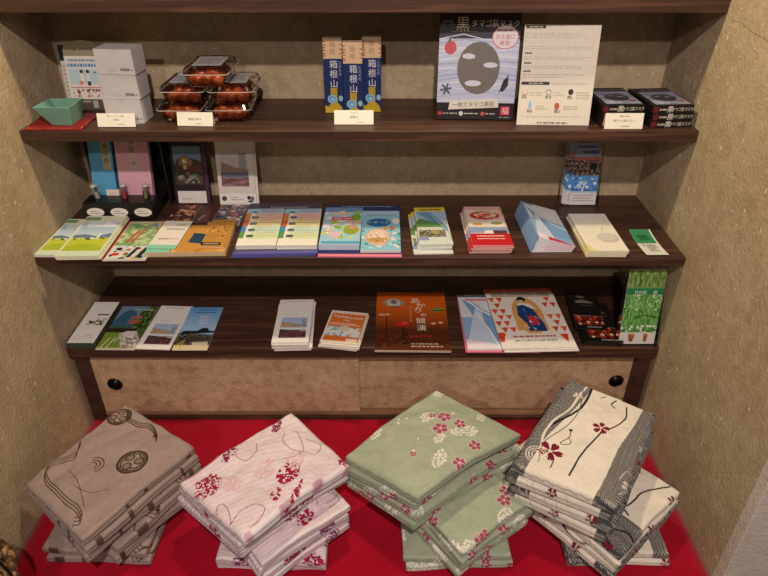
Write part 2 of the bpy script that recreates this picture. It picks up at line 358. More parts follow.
pile('booklet', 'booklet', -.050, .070, ZD, .106, .148, -9, .0042, 4, g, 'top small orange sweets booklet of its pile beside the white brochures',
     'small orange booklet under the top copy of its pile', 'orange sweets booklets in a pile', jit=.004, jr=2.5, seed=9, drift=(-.001, -.0008))
g = [('r', 0, 0, 1, 1, '#5a2b18'), ('r', 0, .35, 1, 1, gradient('#5a2b18', '#d06018', 1, -.05, .06)), ('e', .25, .80, .17, .075, '#a9896a'), ('e', .25, .80, .10, .075, '#c9bcae'), ('e', .25, .82, .045, .04, '#7d6a66'), ('r', .2, .72, .32, .735, '#4a2a1c'),
     ('e', .88, .68, .10, .045, '#8f8b36'), ('r', .78, .66, .98, .675, '#3d2a18'), ('e', .08, .585, .05, .02, '#d9a27e'), ('e', .16, .59, .04, .02, '#d9a27e'), ('st', [(.15, .1), (.15, .56)], .012, '#3a1c12'), ('st', [(.38, .1), (.38, .4)], .014, '#241008'),
     ('e', .36, .43, .095, .04, '#c8281e'), ('e', .40, .445, .05, .03, '#e0453a'), ('e', .80, .44, .035, .015, '#e9c9a8'), ('e', .90, .455, .035, .015, '#e9c9a8'), ('sp', .0, .02, .45, .3, 30, .03, ['#4a2014', '#6b3722', '#3a180e'], 3),
     ('t', 'あ', .56, .84, .12, '#f3ead9'), ('t', 'か', .64, .755, .11, '#f3ead9'), ('t', 'り', .60, .665, .10, '#f3ead9'), ('t', 'の', .67, .585, .07, '#f3ead9'), ('t', '競', .63, .485, .105, '#f3ead9'), ('t', '演', .63, .365, .105, '#f3ead9'),
     ('tv', 'アンティーク', .49, .60, .04, '#e2cdb4'), ('ln', .46, .21, .76, .25, 1, '#b02a20', .7, 6), ('ln', .48, .05, .9, .13, 2, '#b9a08a', .5, 6), ('r', 0, 0, 1, .008, '#c8b4a8')]
thing_leaf('booklet', 'booklet', .137, .124, ZD, .204, .287, -.8, .004, 1, g, 'wide orange and brown lamp exhibition booklet lying alone on the cabinet', side='#cdb7ad')
mtn = [('r', 0, 0, 1, 1, '#8fb4d9'), ('r', 0, .55, 1, .93, '#dfe3ea'), ('p', [(.05, .9), (.3, .72), (.62, .52), (1, .42), (1, .15), (.4, .12), (.22, .5)], '#7ba4cf'), ('p', [(.02, .1), (.2, .6), (.28, .8), (.34, .8), (.34, .4), (.5, 0), (.1, 0)], '#c9d9ec'),
       ('st', [(.12, .9), (.3, .7), (.6, .5), (1, .4)], .035, '#eef1f4'), ('st', [(.25, .62), (.4, .3), (.5, 0)], .03, '#e8eef5'), ('st', [(.14, .93), (.33, .7), (.62, .53)], .012, '#52607a'), ('p', [(.0, .0), (.6, .0), (.3, .12), (0, .16)], '#f0e4ea')]
thing_leaf('brochure', 'brochure', .375, .118, ZD, .196, .280, -.5, .003, 1, [('r', 0, 0, 1, 1, '#e0748a')], 'pink edged brochure under the blue mountain brochure', side='#e0748a')
thing_leaf('brochure', 'brochure', .370, .118, ZD+.0038, .180, .268, .5, .005, 1, mtn+[('r', 0, .94, 1, 1, '#504c4c'), ('ln', .1, .95, .6, .99, 1, '#a8a09c', .5, 1), ('r', .1, .86, .6, .90, '#e08a9a')],
           'blue mountain brochure with a dark heading half under the orange triangle brochure', side='#e6e9f0')
g = [('r', 0, 0, 1, 1, '#ece6dc'), ('r', 0, .93, 1, 1, '#d6582c'), ('r', .08, .85, .96, .95, '#b9a790'), ('t', 'あじさい旅', .52, .90, .075, '#ece6dc')]
rnd = random.Random(6)
for r_ in range(7):
    for c_ in range(8):
        x = .06+c_*.118+(r_ % 2)*.059; y = .80-r_*.103
        if .28 < x < .78 and .25 < y < .82: continue
        if rnd.random() < .88: g.append(('p', [(x-.05, y+.04), (x+.05, y+.04), (x, y-.045)] if x+.05 < 1 else [(x-.05, y+.04), (.995, y+.04), (x, y-.045)], rnd.choice(['#e0562e', '#d84a26', '#e66a3a'])))
g += [('e', .52, .52, .22, .32, '#dda35c'), ('r', .30, .27, .74, .40, '#dda35c'), ('e', .50, .80, .065, .045, '#17130f'), ('e', .49, .77, .035, .02, '#e2c3a5'), ('p', [(.40, .66), (.44, .74), (.60, .72), (.66, .62)], '#e9e5dc'),
      ('p', [(.40, .68), (.37, .52), (.46, .36), (.45, .26), (.70, .25), (.70, .36), (.62, .62), (.50, .70)], '#1f3f78'), ('p', [(.5, .50), (.62, .50), (.64, .36), (.5, .36)], '#c33a48'), ('sp', .40, .28, .68, .62, 22, .022, ['#e8ecf2', '#c8475a', '#5f86c0'], 4),
      ('p', [(.0, .1), (.0, .24), (.1, .24), (.06, .1)], '#d84a26'), ('r', .12, .08, .92, .22, '#ece6dc'), ('ln', .2, .15, .85, .2, 1, '#c9534a', .5, 5), ('ln', .2, .09, .85, .13, 1, '#9a9a98', .6, 7), ('p', [(.84, .2), (.96, .2), (.92, .07)], '#d84a26')]
pile('brochure', 'brochure', .464, .118, ZD+.0095, .198, .288, 2.2, .003, 3, g, 'orange triangle patterned brochure with a kimono figure, top of its pile', 'cream paged brochure just under the orange triangle brochure',
     'triangle patterned brochures', jit=.003, jr=1.0, seed=3, drift=(.004, -.002), side='#efe9df')
blackfan = [('r', 0, 0, 1, 1, '#1c1815'), ('e', .45, .88, .14, .035, '#6b6448'), ('t', 'GRILL', .5, .78, .05, '#b9a9a4'), ('ln', .25, .70, .8, .77, 2, '#9b8c88', .7, 2), ('ln', .35, .62, .8, .66, 1, '#5c5450', .5, 2),
            ('r', .06, .10, .96, .34, '#4a1a10'), ('sp', .06, .10, .96, .34, 60, .07, ['#c8442a', '#e07a4a', '#7c1d12', '#f0c8a0', '#a02c1c'], 5), ('st', [(.3, .34), (.38, .10)], .03, '#120e0c'), ('st', [(.62, .34), (.66, .10)], .03, '#120e0c'), ('r', .06, .34, .96, .348, '#b59a86'), ('ln', .4, .03, .9, .07, 1, '#b5aca4', .6, 5)]
pile('leaflet', 'leaflet', .660, .102, ZD, .094, .190, -3, .003, 4, blackfan, 'black leaflet with glowing red pictures, front one beside the clear stand', 'black leaflet fanned out under the front red picture leaflet', 'black grill leaflets spread at the right', jit=.001, jr=.5, drift=(-.0045, .0012), side='#2a2421')
thing_leaf('leaflet', 'leaflet', .638, .152, ZD+.0155, .088, .182, -5, .003, 1, blackfan, 'black leaflet with red pictures lying further back and on top of its pile', side='#2a2421')

# --- upright panels
def panel(name, cat, cx, y0, z, w, h, t, lean, ops, label, rot=0, side='#dcd8cf', group=None, rim=None):
    b = B(); M = Matrix.Translation((-w/2, 0, 0)); b.box(0, 0, -t, w, h, 0, side, M); b.sheet(w, h, ops, M)
    return tag(build(b, name, None, (cx, y0, z+.0003+t*math.sin(R(lean))), (R(90-lean), 0, R(rot))), label, cat, group)
def holder(cx, y0, z, w, h, lean, label):
    """clear acrylic leaflet stand: back plate, front lip, base and two cheeks"""
    t = link('leaflet_stand', None, None, (cx, y0, z)); tag(t, label, 'stand')
    s, c = math.sin(R(lean)), math.cos(R(lean))
    b = B(); M = Matrix.Rotation(R(90-lean), 4, 'X'); b.box(-w/2, 0, -.002, w/2, h, 0, ACR, M); build(b, 'back_plate', t, (0, .022, .002), bevel=.0008)
    b = B(); b.box(-w/2, 0, -.002, w/2, h*.22, 0, ACR, M); build(b, 'front_lip', t, (0, .0, .002), bevel=.0008)
    b = B(); b.box(-w/2, -.004, 0, w/2, .05, .002, ACR); build(b, 'base_plate', t, bevel=.0008)
    for sx in (-1, 1):
        b = B(); b.add([(sx*w/2, .0, .002), (sx*w/2, .022, .002), (sx*w/2, .022+h*s, h*c), (sx*w/2, h*.22*s, h*.22*c),
                        (sx*(w/2-.002), .0, .002), (sx*(w/2-.002), .022, .002), (sx*(w/2-.002), .022+h*s, h*c), (sx*(w/2-.002), h*.22*s, h*.22*c)],
                       [(0, 1, 2, 3), (7, 6, 5, 4), (0, 3, 7, 4), (3, 2, 6, 7), (2, 1, 5, 6), (1, 0, 4, 5)], ACR); build(b, 'cheek', t)
    return t
holder(.739, .004, ZD, .104, .236, 9, 'clear acrylic stand with green leaflet on the right end of the cabinet')
g = [('r', 0, 0, 1, 1, '#6f9a55'), ('r', 0, .78, 1, 1, mottle('#54702f', '#6c8c44', '#8fae68', 90, stretch=(2, .5, 1))), ('r', 0, .12, 1, .66, mottle('#3f7a38', '#5f9a4c', '#86b868', 110, stretch=(2.5, .5, 1))), ('r', 0, .68, 1, .76, '#1f7a4a'),
     ('sp', 0, .42, 1, .68, 110, .035, ['#a8cc96', '#3e8e46', '#7db470', '#c4dcb4', '#2f7a3a'], 4), ('r', 0, .0, 1, .16, '#e8e4dc'), ('sp', 0, .16, 1, .26, 40, .05, ['#4d8a3c', '#8fb87a', '#e4e8dc'], 2),
     ('st', [(.3, 1), (.33, .78)], .03, '#39502a'), ('st', [(.84, 1), (.8, .78)], .02, '#39502a'), ('st', [(.3, .36), (.6, .40), (.95, .37)], .03, '#1d3a1c'), ('t', '竹の庭', .38, .71, .05, '#e6efe0'), ('t', '庭', .78, .71, .05, '#e6efe0'),
     ('p', [(.24, .12), (.28, .03), (.38, .03), (.42, .12)], '#a5563a'), ('e', .33, .125, .1, .02, '#c9774e'), ('p', [(.66, .12), (.69, .03), (.76, .03), (.79, .12)], '#a5563a'), ('e', .72, .125, .07, .018, '#c9774e')]
panel('leaflet', 'leaflet', .739, .0135, ZD+.003, .096, .215, .004, 9, g, 'green bamboo grove leaflet standing in the clear stand below the deep shelf')
holder(.6115, .290, ZC, .106, .222, 9, 'clear acrylic stand holding tourist leaflets at the back of the brochure shelf')
def tour(s): return [('r', 0, 0, 1, 1, '#ccd6e4'), ('r', 0, .83, 1, 1, '#8d97b8'), ('ln', .3, .88, .9, .96, 1, '#3d4a78', .7, s), ('r', 0, .78, 1, .84, '#b56a5a'), ('r', 0, .52, 1, .78, mottle('#2a262a', '#735a5c', '#b39a94', 150)), ('e', .75, .68, .14, .06, '#1a1c20'),
     ('r', 0, .24, 1, .52, '#4d86c4'), ('p', [(.1, .3), (.35, .42), (.6, .4), (.5, .3)], '#bcd3e8'), ('sp', 0, .24, 1, .5, 30, .06, ['#2f5f9e', '#8fb5dc', '#d9e6f0'], s), ('r', 0, 0, 1, .2, '#e4e2e4'), ('ln', .1, .05, .9, .19, 3, '#b59aa0', .4, s)]
for i in range(4):
    panel('leaflet', 'leaflet', .613+i*.0005-[.012, .008, .004, -.006][i], .3055-i*.0035, ZC+.003, .074 if i == 3 else .08, .198-.012*i, .002, 9, tour(i+1),
          ['rearmost blue picture leaflet in the clear stand', 'third leaflet from the front in the back clear stand', 'second leaflet from the front in the back clear stand', 'frontmost boat picture leaflet in the clear stand at the back'][i])
panel('ticket_leaflet', 'leaflet', .618, .3085, ZC+.003, .062, .216, .002, 9, [('r', 0, 0, 1, 1, '#b59a72'), ('r', 0, .9, 1, 1, '#2a3c6c'), ('r', 0, .8, .95, .9, '#3a3a34'), ('t', '箱根', .5, .85, .07, '#d8c23a')], 'navy and yellow topped leaflet rising behind the boat picture leaflets')
g = [('r', 0, 0, 1, 1, '#282024'), ('r', .08, .28, .86, .80, '#6d8ba8'), ('p', [(.08, .28), (.08, .55), (.2, .64), (.4, .68), (.6, .64), (.86, .6), (.86, .28)], '#4a3a34'), ('p', [(.2, .58), (.26, .66), (.48, .68), (.62, .6), (.55, .54), (.25, .54)], '#8e6f52'),
     ('sp', .08, .3, .86, .5, 45, .05, ['#2b3326', '#4e5a3c', '#7a6a54', '#8e8c80'], 3), ('r', .3, .48, .8, .54, '#6b3c30'), ('e', .38, .6, .07, .03, '#d9cbb0'), ('e', .38, .52, .05, .03, '#d0b89a'), ('p', [(.4, .3), (.75, .42), (.6, .44), (.3, .3)], '#7c7a70'), ('r', .08, .02, .9, .19, '#e4e0dc'),
     ('ln', .2, .06, .5, .1, 1, '#b5b0ac', .5, 4), ('r', .9, 0, 1, 1, '#4a2c44'), ('ln', .1, .86, .4, .9, 1, '#b8aca4', .6, 2)]
panel('brochure', 'brochure', -.484, .300, ZC, .098, .205, .012, 9, g, 'dark standing brochure with tile roofed house picture beside the black case', side='#4c3b5c')
g = [('r', 0, 0, 1, 1, '#dcd5cc'), ('r', .1, .26, .84, .80, '#cfcacb'), ('p', [(.1, .42), (.14, .6), (.5, .52), (.84, .5), (.84, .42)], '#a08a74'), ('p', [(.6, .5), (.62, .72), (.8, .72), (.8, .5)], '#a3a5a8'), ('r', .1, .38, .84, .46, '#6f7588'),
     ('r', .1, .26, .84, .38, mottle('#6c464c', '#7e585e', '#98787c', 60, stretch=(.4, 2, 1))), ('r', .0, .02, 1, .16, '#eeeae6'), ('e', .13, .09, .07, .035, '#5c4a44'), ('ln', .3, .06, .65, .12, 2, '#b9a8a4', .5, 3), ('e', .80, .10, .05, .028, '#2a3048'), ('e', .89, .09, .05, .030, '#8a5a70'), ('e', .84, .05, .07, .015, '#3c4258'), ('ln', .2, .9, .8, .94, 1, '#b8b0a8', .5, 3)]
panel('brochure', 'brochure', -.356, .300, ZC, .104, .205, .004, 9, g, 'pale standing brochure with sepia spa picture, right of the dark house brochure', side='#e4dfd6')
panel('brochure', 'brochure', -.351, .3055, ZC, .106, .212, .005, 9, [('r', 0, 0, 1, 1, '#e4dfd6')], 'spare cream brochure standing behind the sepia spa brochure', side='#e4dfd6')

# --- shelf C flat brochures
farm = [('r', 0, 0, 1, 1, '#dfe3c6'), ('r', .06, .32, .94, .82, gradient('#e3ecf3', '#a9c4da', 1, -.04, .04)), ('p', [(.06, .4), (.06, .5), (.3, .52), (.6, .47), (.94, .55), (.94, .4)], '#6f8496'), ('r', .06, .12, .94, .43, '#c5cf3c'), ('p', [(.06, .12), (.94, .12), (.94, .2), (.5, .3), (.06, .22)], '#aebf30'),
        ('sp', .1, .38, .9, .45, 22, .045, ['#2c3a30', '#e9ece8', '#4f5c4a'], 4), ('p', [(.62, .42), (.66, .54), (.7, .54), (.69, .42)], '#eef0ea'), ('r', .02, .88, .4, .97, '#6f9a6a'), ('r', 0, 0, 1, .1, '#d3e3c4'), ('sp', .05, .7, .95, .84, 12, .16, ['#f2f4f5', '#d4e2ec'], 3)]
pile('leaflet', 'leaflet', -.758, .099, ZC, .078, .196, -1, .003, 2, farm, 'green meadow leaflet at the far left end of the brochure shelf', 'meadow leaflet under the far left one', 'meadow leaflets at the left wall', jit=.0005, jr=.3)
pile('brochure', 'brochure', -.683, .083, ZC+.0078, .106, .218, 1.2, .003, 3, farm, 'larger meadow brochure with white lighthouse on top of its pile', 'meadow brochure lower in the second pile from the wall', 'meadow brochures second pile', jit=.001, jr=.4, drift=(.002, 0), side='#e6e6c8')
g = [('r', 0, 0, 1, 1, '#c9c2a4'), ('r', .05, .3, 1, .95, mottle('#6f9c62', '#8fb47c', '#c8cfa0', 60)), ('st', [(.02, 0), (.02, 1)], .04, '#c2343c'), ('st', [(.3, .42), (.42, .75)], .06, '#d4502e'), ('st', [(.42, .42), (.55, .78)], .05, '#d4502e'), ('r', .05, .02, 1, .34, '#cfd6d2'),
     ('sp', .08, .02, 1, .34, 40, .09, ['#d8d8d0', '#3f5a5c', '#c8443a', '#8fae9c', '#e8e4d8', '#1e2c2e', '#d0a860'], 7), ('e', .22, .13, .09, .04, '#d03a30'), ('p', [(.5, .05), (.62, .3), (.7, .3), (.6, .05)], '#1f2f30'), ('p', [(.72, .05), (.84, .3), (.95, .3), (.84, .05)], '#1f2f30'), ('sp', .6, .6, 1, .95, 12, .07, ['#d8a45c', '#7fa4b8', '#c8d4b0'], 8)]
thing_leaf('brochure', 'brochure', -.574, .083, ZC+.001, .104, .205, 1, .004, 1, g, 'red edged green and white brochure between the meadow pile and the orange map booklets')
g = [('r', 0, 0, 1, 1, '#cc9448'), ('sp', 0, 0, 1, 1, 40, .05, ['#d8a860', '#b98236', '#e0b870'], 8), ('r', 0, 0, .30, .12, '#8fc8ac'), ('p', [(.48, .30), (.50, .62), (.75, .55), (.68, .26)], '#29465e'), ('r', .3, .88, .62, .99, '#3a2c26')]
pile('booklet', 'booklet', -.431, .087, ZC, .196, .165, 1.5, .0035, 3, g, 'wide orange map booklet with a navy patch lying under two smaller leaflets', 'orange map booklet lower in the same spread pile', 'orange map booklets', jit=.001, jr=.4, side='#dcc39c')
g = [('r', 0, 0, 1, 1, '#ebe4d8'), ('r', 0, 0, 1, .12, '#8fd0b4'), ('ln', .25, .66, .9, .72, 1, '#55524c', .6, 3), ('t', '箱根旅あるき', .55, .33, .06, '#3a3834'), ('ln', .5, .80, .95, .9, 2, '#98928a', .5, 5)]
thing_leaf('leaflet', 'leaflet', -.489, .093, ZC+.0135, .072, .150, -2, .002, 1, g, 'cream leaflet with mint green foot lying on the orange map booklet', side='#8fd0b4')
g = [('r', 0, 0, 1, 1, '#c08c40'), ('sp', .1, .3, .95, .95, 46, .06, ['#7a4a22', '#5b351c', '#d8a85c', '#e0b870'], 3), ('r', 0, .06, .8, .16, '#1e1916'), ('ln', .1, .08, .72, .14, 1, '#d8c8b0', .5, 2)]
thing_leaf('leaflet', 'leaflet', -.366, .098, ZC+.0135, .062, .150, -1, .003, 1, g, 'ochre leaflet with brown spots and black label on the map booklet', side='#dcc39c')
g = [('r', 0, 0, 1, 1, '#4a2c28'), ('sp', .02, .05, .98, .98, 34, .13, ['#c87a56', '#dc9a6c', '#8e4a3c', '#54332c', '#e0b494'], 3)]
thing_leaf('postcard', 'postcard', -.496, .240, ZC, .070, .125, 0, .002, 1, g, 'reddish brown painting card lying flat in front of the dark house brochure')
g = [('r', 0, 0, 1, 1, '#54302c'), ('t', '浮世絵', .3, .3, .1, '#cdbcae', 75), ('ln', .5, .1, .7, .9, 6, '#8a5a4c', .4, 3), ('r', .5, .0, 1, .12, '#191412')]
thing_leaf('postcard', 'postcard', -.431, .240, ZC, .050, .125, -1, .002, 1, g, 'maroon card with white brush lettering between the two picture cards')
g = [('r', 0, 0, 1, 1, '#6a5f6c'), ('sp', 0, 0, 1, 1, 90, .10, ['#d8a8a4', '#e6d8d2', '#4b4a62', '#2c2630', '#c0585c', '#a8a4b4'], 9), ('e', .35, .2, .12, .05, '#c03038')]
thing_leaf('postcard', 'postcard', -.366, .236, ZC, .074, .125, -1, .002, 1, g, 'pink and grey crowded print card in front of the sepia spa brochure')
g = [('r', 0, 0, 1, 1, '#4b4656'), ('t', 'Hakonenavi', .55, .91, .075, '#b8b0b8'), ('r', 0, 0, 1, .05, '#5b5aa0')]
pile('brochure', 'brochure', -.212, .148, ZC, .205, .292, 2, .0026, 3, g, 'dark titled wide brochure whose heading shows behind the twin timetable leaflets', 'purple edged wide brochure at the bottom of the timetable pile', 'dark titled wide brochures', jit=.002, jr=1.2, drift=(-.003, -.001), side='#5d5ba6')
tt = [('r', 0, 0, 1, 1, '#f1ecdc'), ('r', 0, .86, 1, 1, '#a9cfe2'), ('p', [(.1, .88), (.2, .93), (.35, .88)], '#3a66a0'), ('ln', .38, .88, .95, .98, 2, '#a898b8', .6, 2), ('r', .25, .68, 1, .86, '#e9bfae'), ('r', .25, .50, 1, .68, '#f1dfa0'), ('r', .25, .32, 1, .5, '#c6e0cc'), ('r', .25, .16, 1, .32, '#d6e6b4'),
      ('r', 0, .66, .14, .86, '#e08a4a'), ('r', 0, .5, .14, .66, '#d86a3a'), ('r', 0, .34, .12, .5, '#4c8ec0'), ('r', 0, .18, .12, .34, '#63a050'), ('ln', .4, .2, .95, .84, 9, '#c9a89a', .25, 2)]+[('r', .18, y, .36, y+.07, mottle('#23252a', '#5b6168', '#9aa4a8', 300)) for y in (.2, .36, .53, .71)]
for cx, rot, k, lab in [(-.2605, 1.8, 3, 'left one'), (-.1590, 1.2, 7, 'right one')]:
    pile('leaflet', 'leaflet', cx, .126, ZC+.0106, .0985, .208, rot, .0032, 3, tt, 'timetable leaflet with colour bands and small pictures, %s of the twin piles' % lab, 'timetable leaflet lower in the %s of the twin piles' % lab.replace(' one', ''), 'timetable leaflets %s pile' % lab, jit=.001, jr=.6, seed=k)
g = [('r', 0, 0, 1, 1, '#232f60'), ('ln', .2, .96, .9, .985, 1, '#8fa0d0', .6, 2), ('r', 0, 0, 1, .04, '#ea8298')]
thing_leaf('brochure', 'brochure', .000, .146, ZC, .206, .292, -.6, .003, 1, g, 'navy topped pink edged brochure under the two cartoon map leaflets', side='#ea8298')
g = [('r', 0, 0, 1, 1, '#a8cfdc'), ('r', 0, .86, 1, 1, '#6f97c0'), ('sp', 0, .15, 1, .9, 70, .11, ['#a8c83c', '#7fb040', '#c8d860', '#e6e2ea', '#9ccfe8', '#d8b8a4', '#f0e0e8'], 4), ('e', .85, .72, .13, .1, '#78b43c'), ('e', .75, .38, .2, .13, '#98a83c'), ('e', .78, .45, .12, .06, '#c8a07a'), ('e', .35, .25, .17, .08, '#e0c4cc'), ('e', .45, .82, .25, .05, '#e2c8b4'),
     ('r', .22, .63, .78, .72, '#c84a5a'), ('t', '箱根 MAP', .5, .675, .055, '#fbf2f0'), ('st', [(.15, .62), (.5, .57), (.85, .62)], .03, '#d8b45a'), ('r', .05, .02, 1, .08, '#5aa8c8'), ('r', 0, .08, 1, .13, '#a4d4e4')]
pile('leaflet', 'leaflet', -.052, .136, ZC+.0038, .101, .212, -.6, .0034, 4, g, 'cartoon map leaflet with green hills and red title, left of the pair', 'cartoon hill map leaflet lower in the left pile of the pair', 'cartoon hill map leaflets', jit=.0012, jr=.5, side='#d2dfee')
g = [('r', 0, 0, 1, 1, '#8ec8da'), ('r', 0, .86, 1, 1, '#a8cbe4'), ('ln', .1, .86, .9, .9, 1, '#7a88b0', .6, 2), ('sp', 0, .05, 1, .5, 50, .08, ['#4fa8a8', '#e8dcd4', '#2f9aa0', '#d8eef0', '#7cc0b8'], 6), ('e', .44, .68, .32, .11, '#2a6ea8'), ('t', 'ぐるっと', .44, .69, .07, '#e8d84a'),
     ('e', .42, .32, .32, .21, '#dcb8a4'), ('e', .42, .34, .26, .16, '#e8d0c0'), ('e', .42, .24, .28, .06, '#c8a060'), ('sp', .2, .2, .66, .46, 26, .035, ['#c07a6a', '#f0e6dc', '#8a5c4c', '#d8a84a'], 4), ('e', .8, .53, .08, .04, '#d87a3a'), ('e', .62, .53, .07, .035, '#d8903a'), ('e', .9, .72, .1, .08, '#ece4dc')]
pile('leaflet', 'leaflet', .050, .128, ZC+.0038, .100, .224, 0, .003, 2, g, 'turquoise cartoon leaflet with round food drawing, right of the pair', 'turquoise cartoon leaflet just under the food drawing one', 'turquoise cartoon leaflets', jit=.0005, jr=.3)
g = [('r', 0, 0, 1, 1, '#d4dcd2'), ('r', 0, .88, 1, 1, '#dcc83a'), ('ln', .15, .90, .9, .97, 1, '#6a6430', .7, 2), ('r', .05, .62, 1, .88, '#9fbfd8'), ('p', [(.2, .86), (.5, .86), (.95, .45), (.95, .3), (.6, .5), (.05, .86)], '#6f9cc4'), ('p', [(0, .6), (.15, .68), (.75, .52), (.85, .44), (0, .44)], '#5f8f52'), ('r', 0, .34, .8, .44, '#cfd4c4'),
     ('r', .03, .18, .85, .36, mottle('#2c2a28', '#77705f', '#b5ae98', 220)), ('e', .55, .3, .16, .045, '#a89c6c'), ('st', [(.55, .75), (.95, .3), (.98, .1)], .03, '#a8c0a4'), ('st', [(.3, .9), (.8, .4)], .015, '#4a6078'), ('r', .0, .1, .3, .18, '#8c9cc8')]
pile('leaflet', 'leaflet', .177, .126, ZC, .098, .222, 2, .003, 1, g, 'lowest ropeway leaflet sticking out under the yellow topped pile', None, None, side='#dfe3dc')
pile('leaflet', 'leaflet', .185, .136, ZC+.0042, .083, .210, 2, .0034, 4, g, 'top yellow headed ropeway leaflet of its pile next to the turquoise cartoon leaflet', 'ropeway leaflet lower in the yellow topped pile', 'ropeway leaflets in a pile', jit=.003, jr=3, seed=14, drift=(-.0012, .0), side='#dfe0d8')
g = [('r', 0, 0, 1, 1, '#e2cfc4'), ('r', 0, .9, 1, 1, '#d8a8a0'), ('e', .5, .76, .48, .14, '#d8c0b4'), ('e', .5, .75, .40, .11, '#b8342e'), ('e', .55, .76, .28, .085, '#d8a890'), ('sp', .2, .66, .85, .84, 24, .06, ['#c8443a', '#e8d4c0', '#a82c28', '#d89a70'], 3), ('e', .25, .52, .24, .07, '#f0e6d4'), ('e', .72, .53, .26, .08, '#f0e6d4'), ('e', .25, .52, .14, .04, '#d0a468'), ('e', .75, .54, .15, .04, '#a8a060'),
     ('r', 0, .30, 1, .44, '#8fa4c8'), ('p', [(.35, .28), (.4, .36), (.7, .36), (.75, .28)], '#e6e2e4'), ('r', .6, .28, .95, .36, '#5a4444'), ('r', 0, .12, 1, .28, '#c3242a'), ('ln', .15, .2, .85, .24, 1, '#f0d0cc', .6, 2), ('ln', .15, .14, .85, .17, 1, '#f0d0cc', .6, 3), ('r', 0, .0, 1, .12, '#c3242a'), ('st', [(.95, .95), (1, .7)], .04, '#c8a83a')]
pile('leaflet', 'leaflet', .327, .130, ZC, .100, .222, 0, .0032, 6, g, 'top red footed noodle dish leaflet of its tall pile', 'noodle dish leaflet lower in the red footed pile', 'noodle dish leaflets in a pile', jit=.003, jr=1.6, seed=21, drift=(-.0012, .0), side='#e5b9b4')
# fanned pile of folded mountain maps: each one tilted a little more, fold uppermost at the left
b = block(.100, .205, .004, mtn+[('r', .3, .9, 1, 1, '#dadbe0'), ('p', [(.3, .0), (1, .0), (.6, .06), (.3, .09)], '#c8304c')], '#dfe2ea'); 
b.tube([(-.050, -.1025, .003), (-.050, .1025, .003)], .0032, '#7d9dc4', 8)
me = b.mesh('folded_map')
for i in range(8):
    a = i*2.3
    o = link('folded_map', me, None, (.532-.050*math.cos(R(a))-.010+.0012*i, .128+.0008*i, ZC+.0006+.0034*i*.35+.052*math.sin(R(a))), (0, R(a), R(1)))
    tag(o, 'topmost blue mountain folded map, tilted on its fanned pile' if i == 7 else 'folded mountain map lower in the fanned tilted pile', 'map', 'fanned mountain maps')
g = [('r', 0, 0, 1, 1, '#efe9d6'), ('r', 0, .78, 1, 1, '#e8e4de'), ('e', .68, .33, .28, .13, '#ccc6bb'), ('e', .66, .36, .22, .10, '#d6d0c4'), ('st', [(.62, .5), (.7, .62)], .05, '#ddd4a0'), ('sp', .45, .2, .95, .45, 14, .03, ['#b9b2a8', '#d8d2c4'], 4), ('p', [(0, .0), (0, .2), (.12, .1), (.2, 0)], '#e4da90'), ('ln', .2, .6, .6, .64, 1, '#d8ceb8', .4, 3)]  # greyer top strip: shadow of the shelf above, put into the ink
pile('booklet', 'booklet', .606, .102, ZC, .098, .205, 0, .0042, 4, g, 'top cream booklet with faint grey round drawing, thick pile near the right end', 'cream booklet lower in the thick right hand pile', 'cream booklets in a thick pile', jit=.001, jr=.7, seed=2, drift=(-.0012, .0008), side='#ebe3c4')
g = [('r', 0, 0, 1, 1, '#dfe0d4'), ('r', 0, .5, .92, .98, '#3a8a5c'), ('ln', .15, .6, .7, .85, 3, '#2a6c46', .5, 2), ('ln', .3, .15, .6, .42, 5, '#8c9088', .5, 8), ('sp', .08, .3, .3, .42, 6, .06, ['#4a4c48', '#7a7c74'], 2), ('sp', .6, .15, .95, .4, 12, .03, ['#9a9c90', '#c8cabc'], 2)]
b = B(); n = 12; w, l = .055, .130; vs = []; fs = []
for t_ in (0, 1):
    for j in range(n+1):
        for i in (0, 1): vs.append(((i-.5)*w, (j/n-.5)*l, .0008+.0007*t_+.006*abs(j/n-.5)**2*4*(.6 if j < n/2 else 1)))
K = 2*(n+1)
for j in range(n):
    a = 2*j; fs += [(a, a+2, a+3, a+1), (a+K, a+K+1, a+K+3, a+K+2), (a, a+K, a+K+2, a+2), (a+1, a+3, a+K+3, a+K+1)]
fs += [(0, 1, K+1, K), (2*n, K+2*n, K+2*n+1, 2*n+1)]
b.add(vs, fs, '#dfe0d4')
zt = lambda v: .0019+.006*abs(v)**2*4*(.6 if v < 0 else 1)
for j in range(n//2, n):
    v0, v1 = j/n-.5, (j+1)/n-.5; b.add([(-w/2, v0*l, zt(v0)), (w*.42, v0*l, zt(v0)), (w*.42, v1*l, zt(v1)), (-w/2, v1*l, zt(v1))], [(0, 1, 2, 3)], '#3a8a5c')
b.sheet(w, l, [('ln', .3, .12, .75, .42, 6, '#8c9088', .45, 8), ('sp', .08, .34, .3, .46, 6, .06, ['#4a4c48', '#7a7c74'], 2), ('ln', .2, .6, .7, .8, 3, '#2a6c46', .5, 2)], Matrix.Translation((-w/2, -l/2, 0)), z=.0062)
tag(build(b, 'card', None, (.729, .070, ZC), (0, 0, R(1))), 'small curled green and white card alone near the right end of the brochure shelf', 'card')

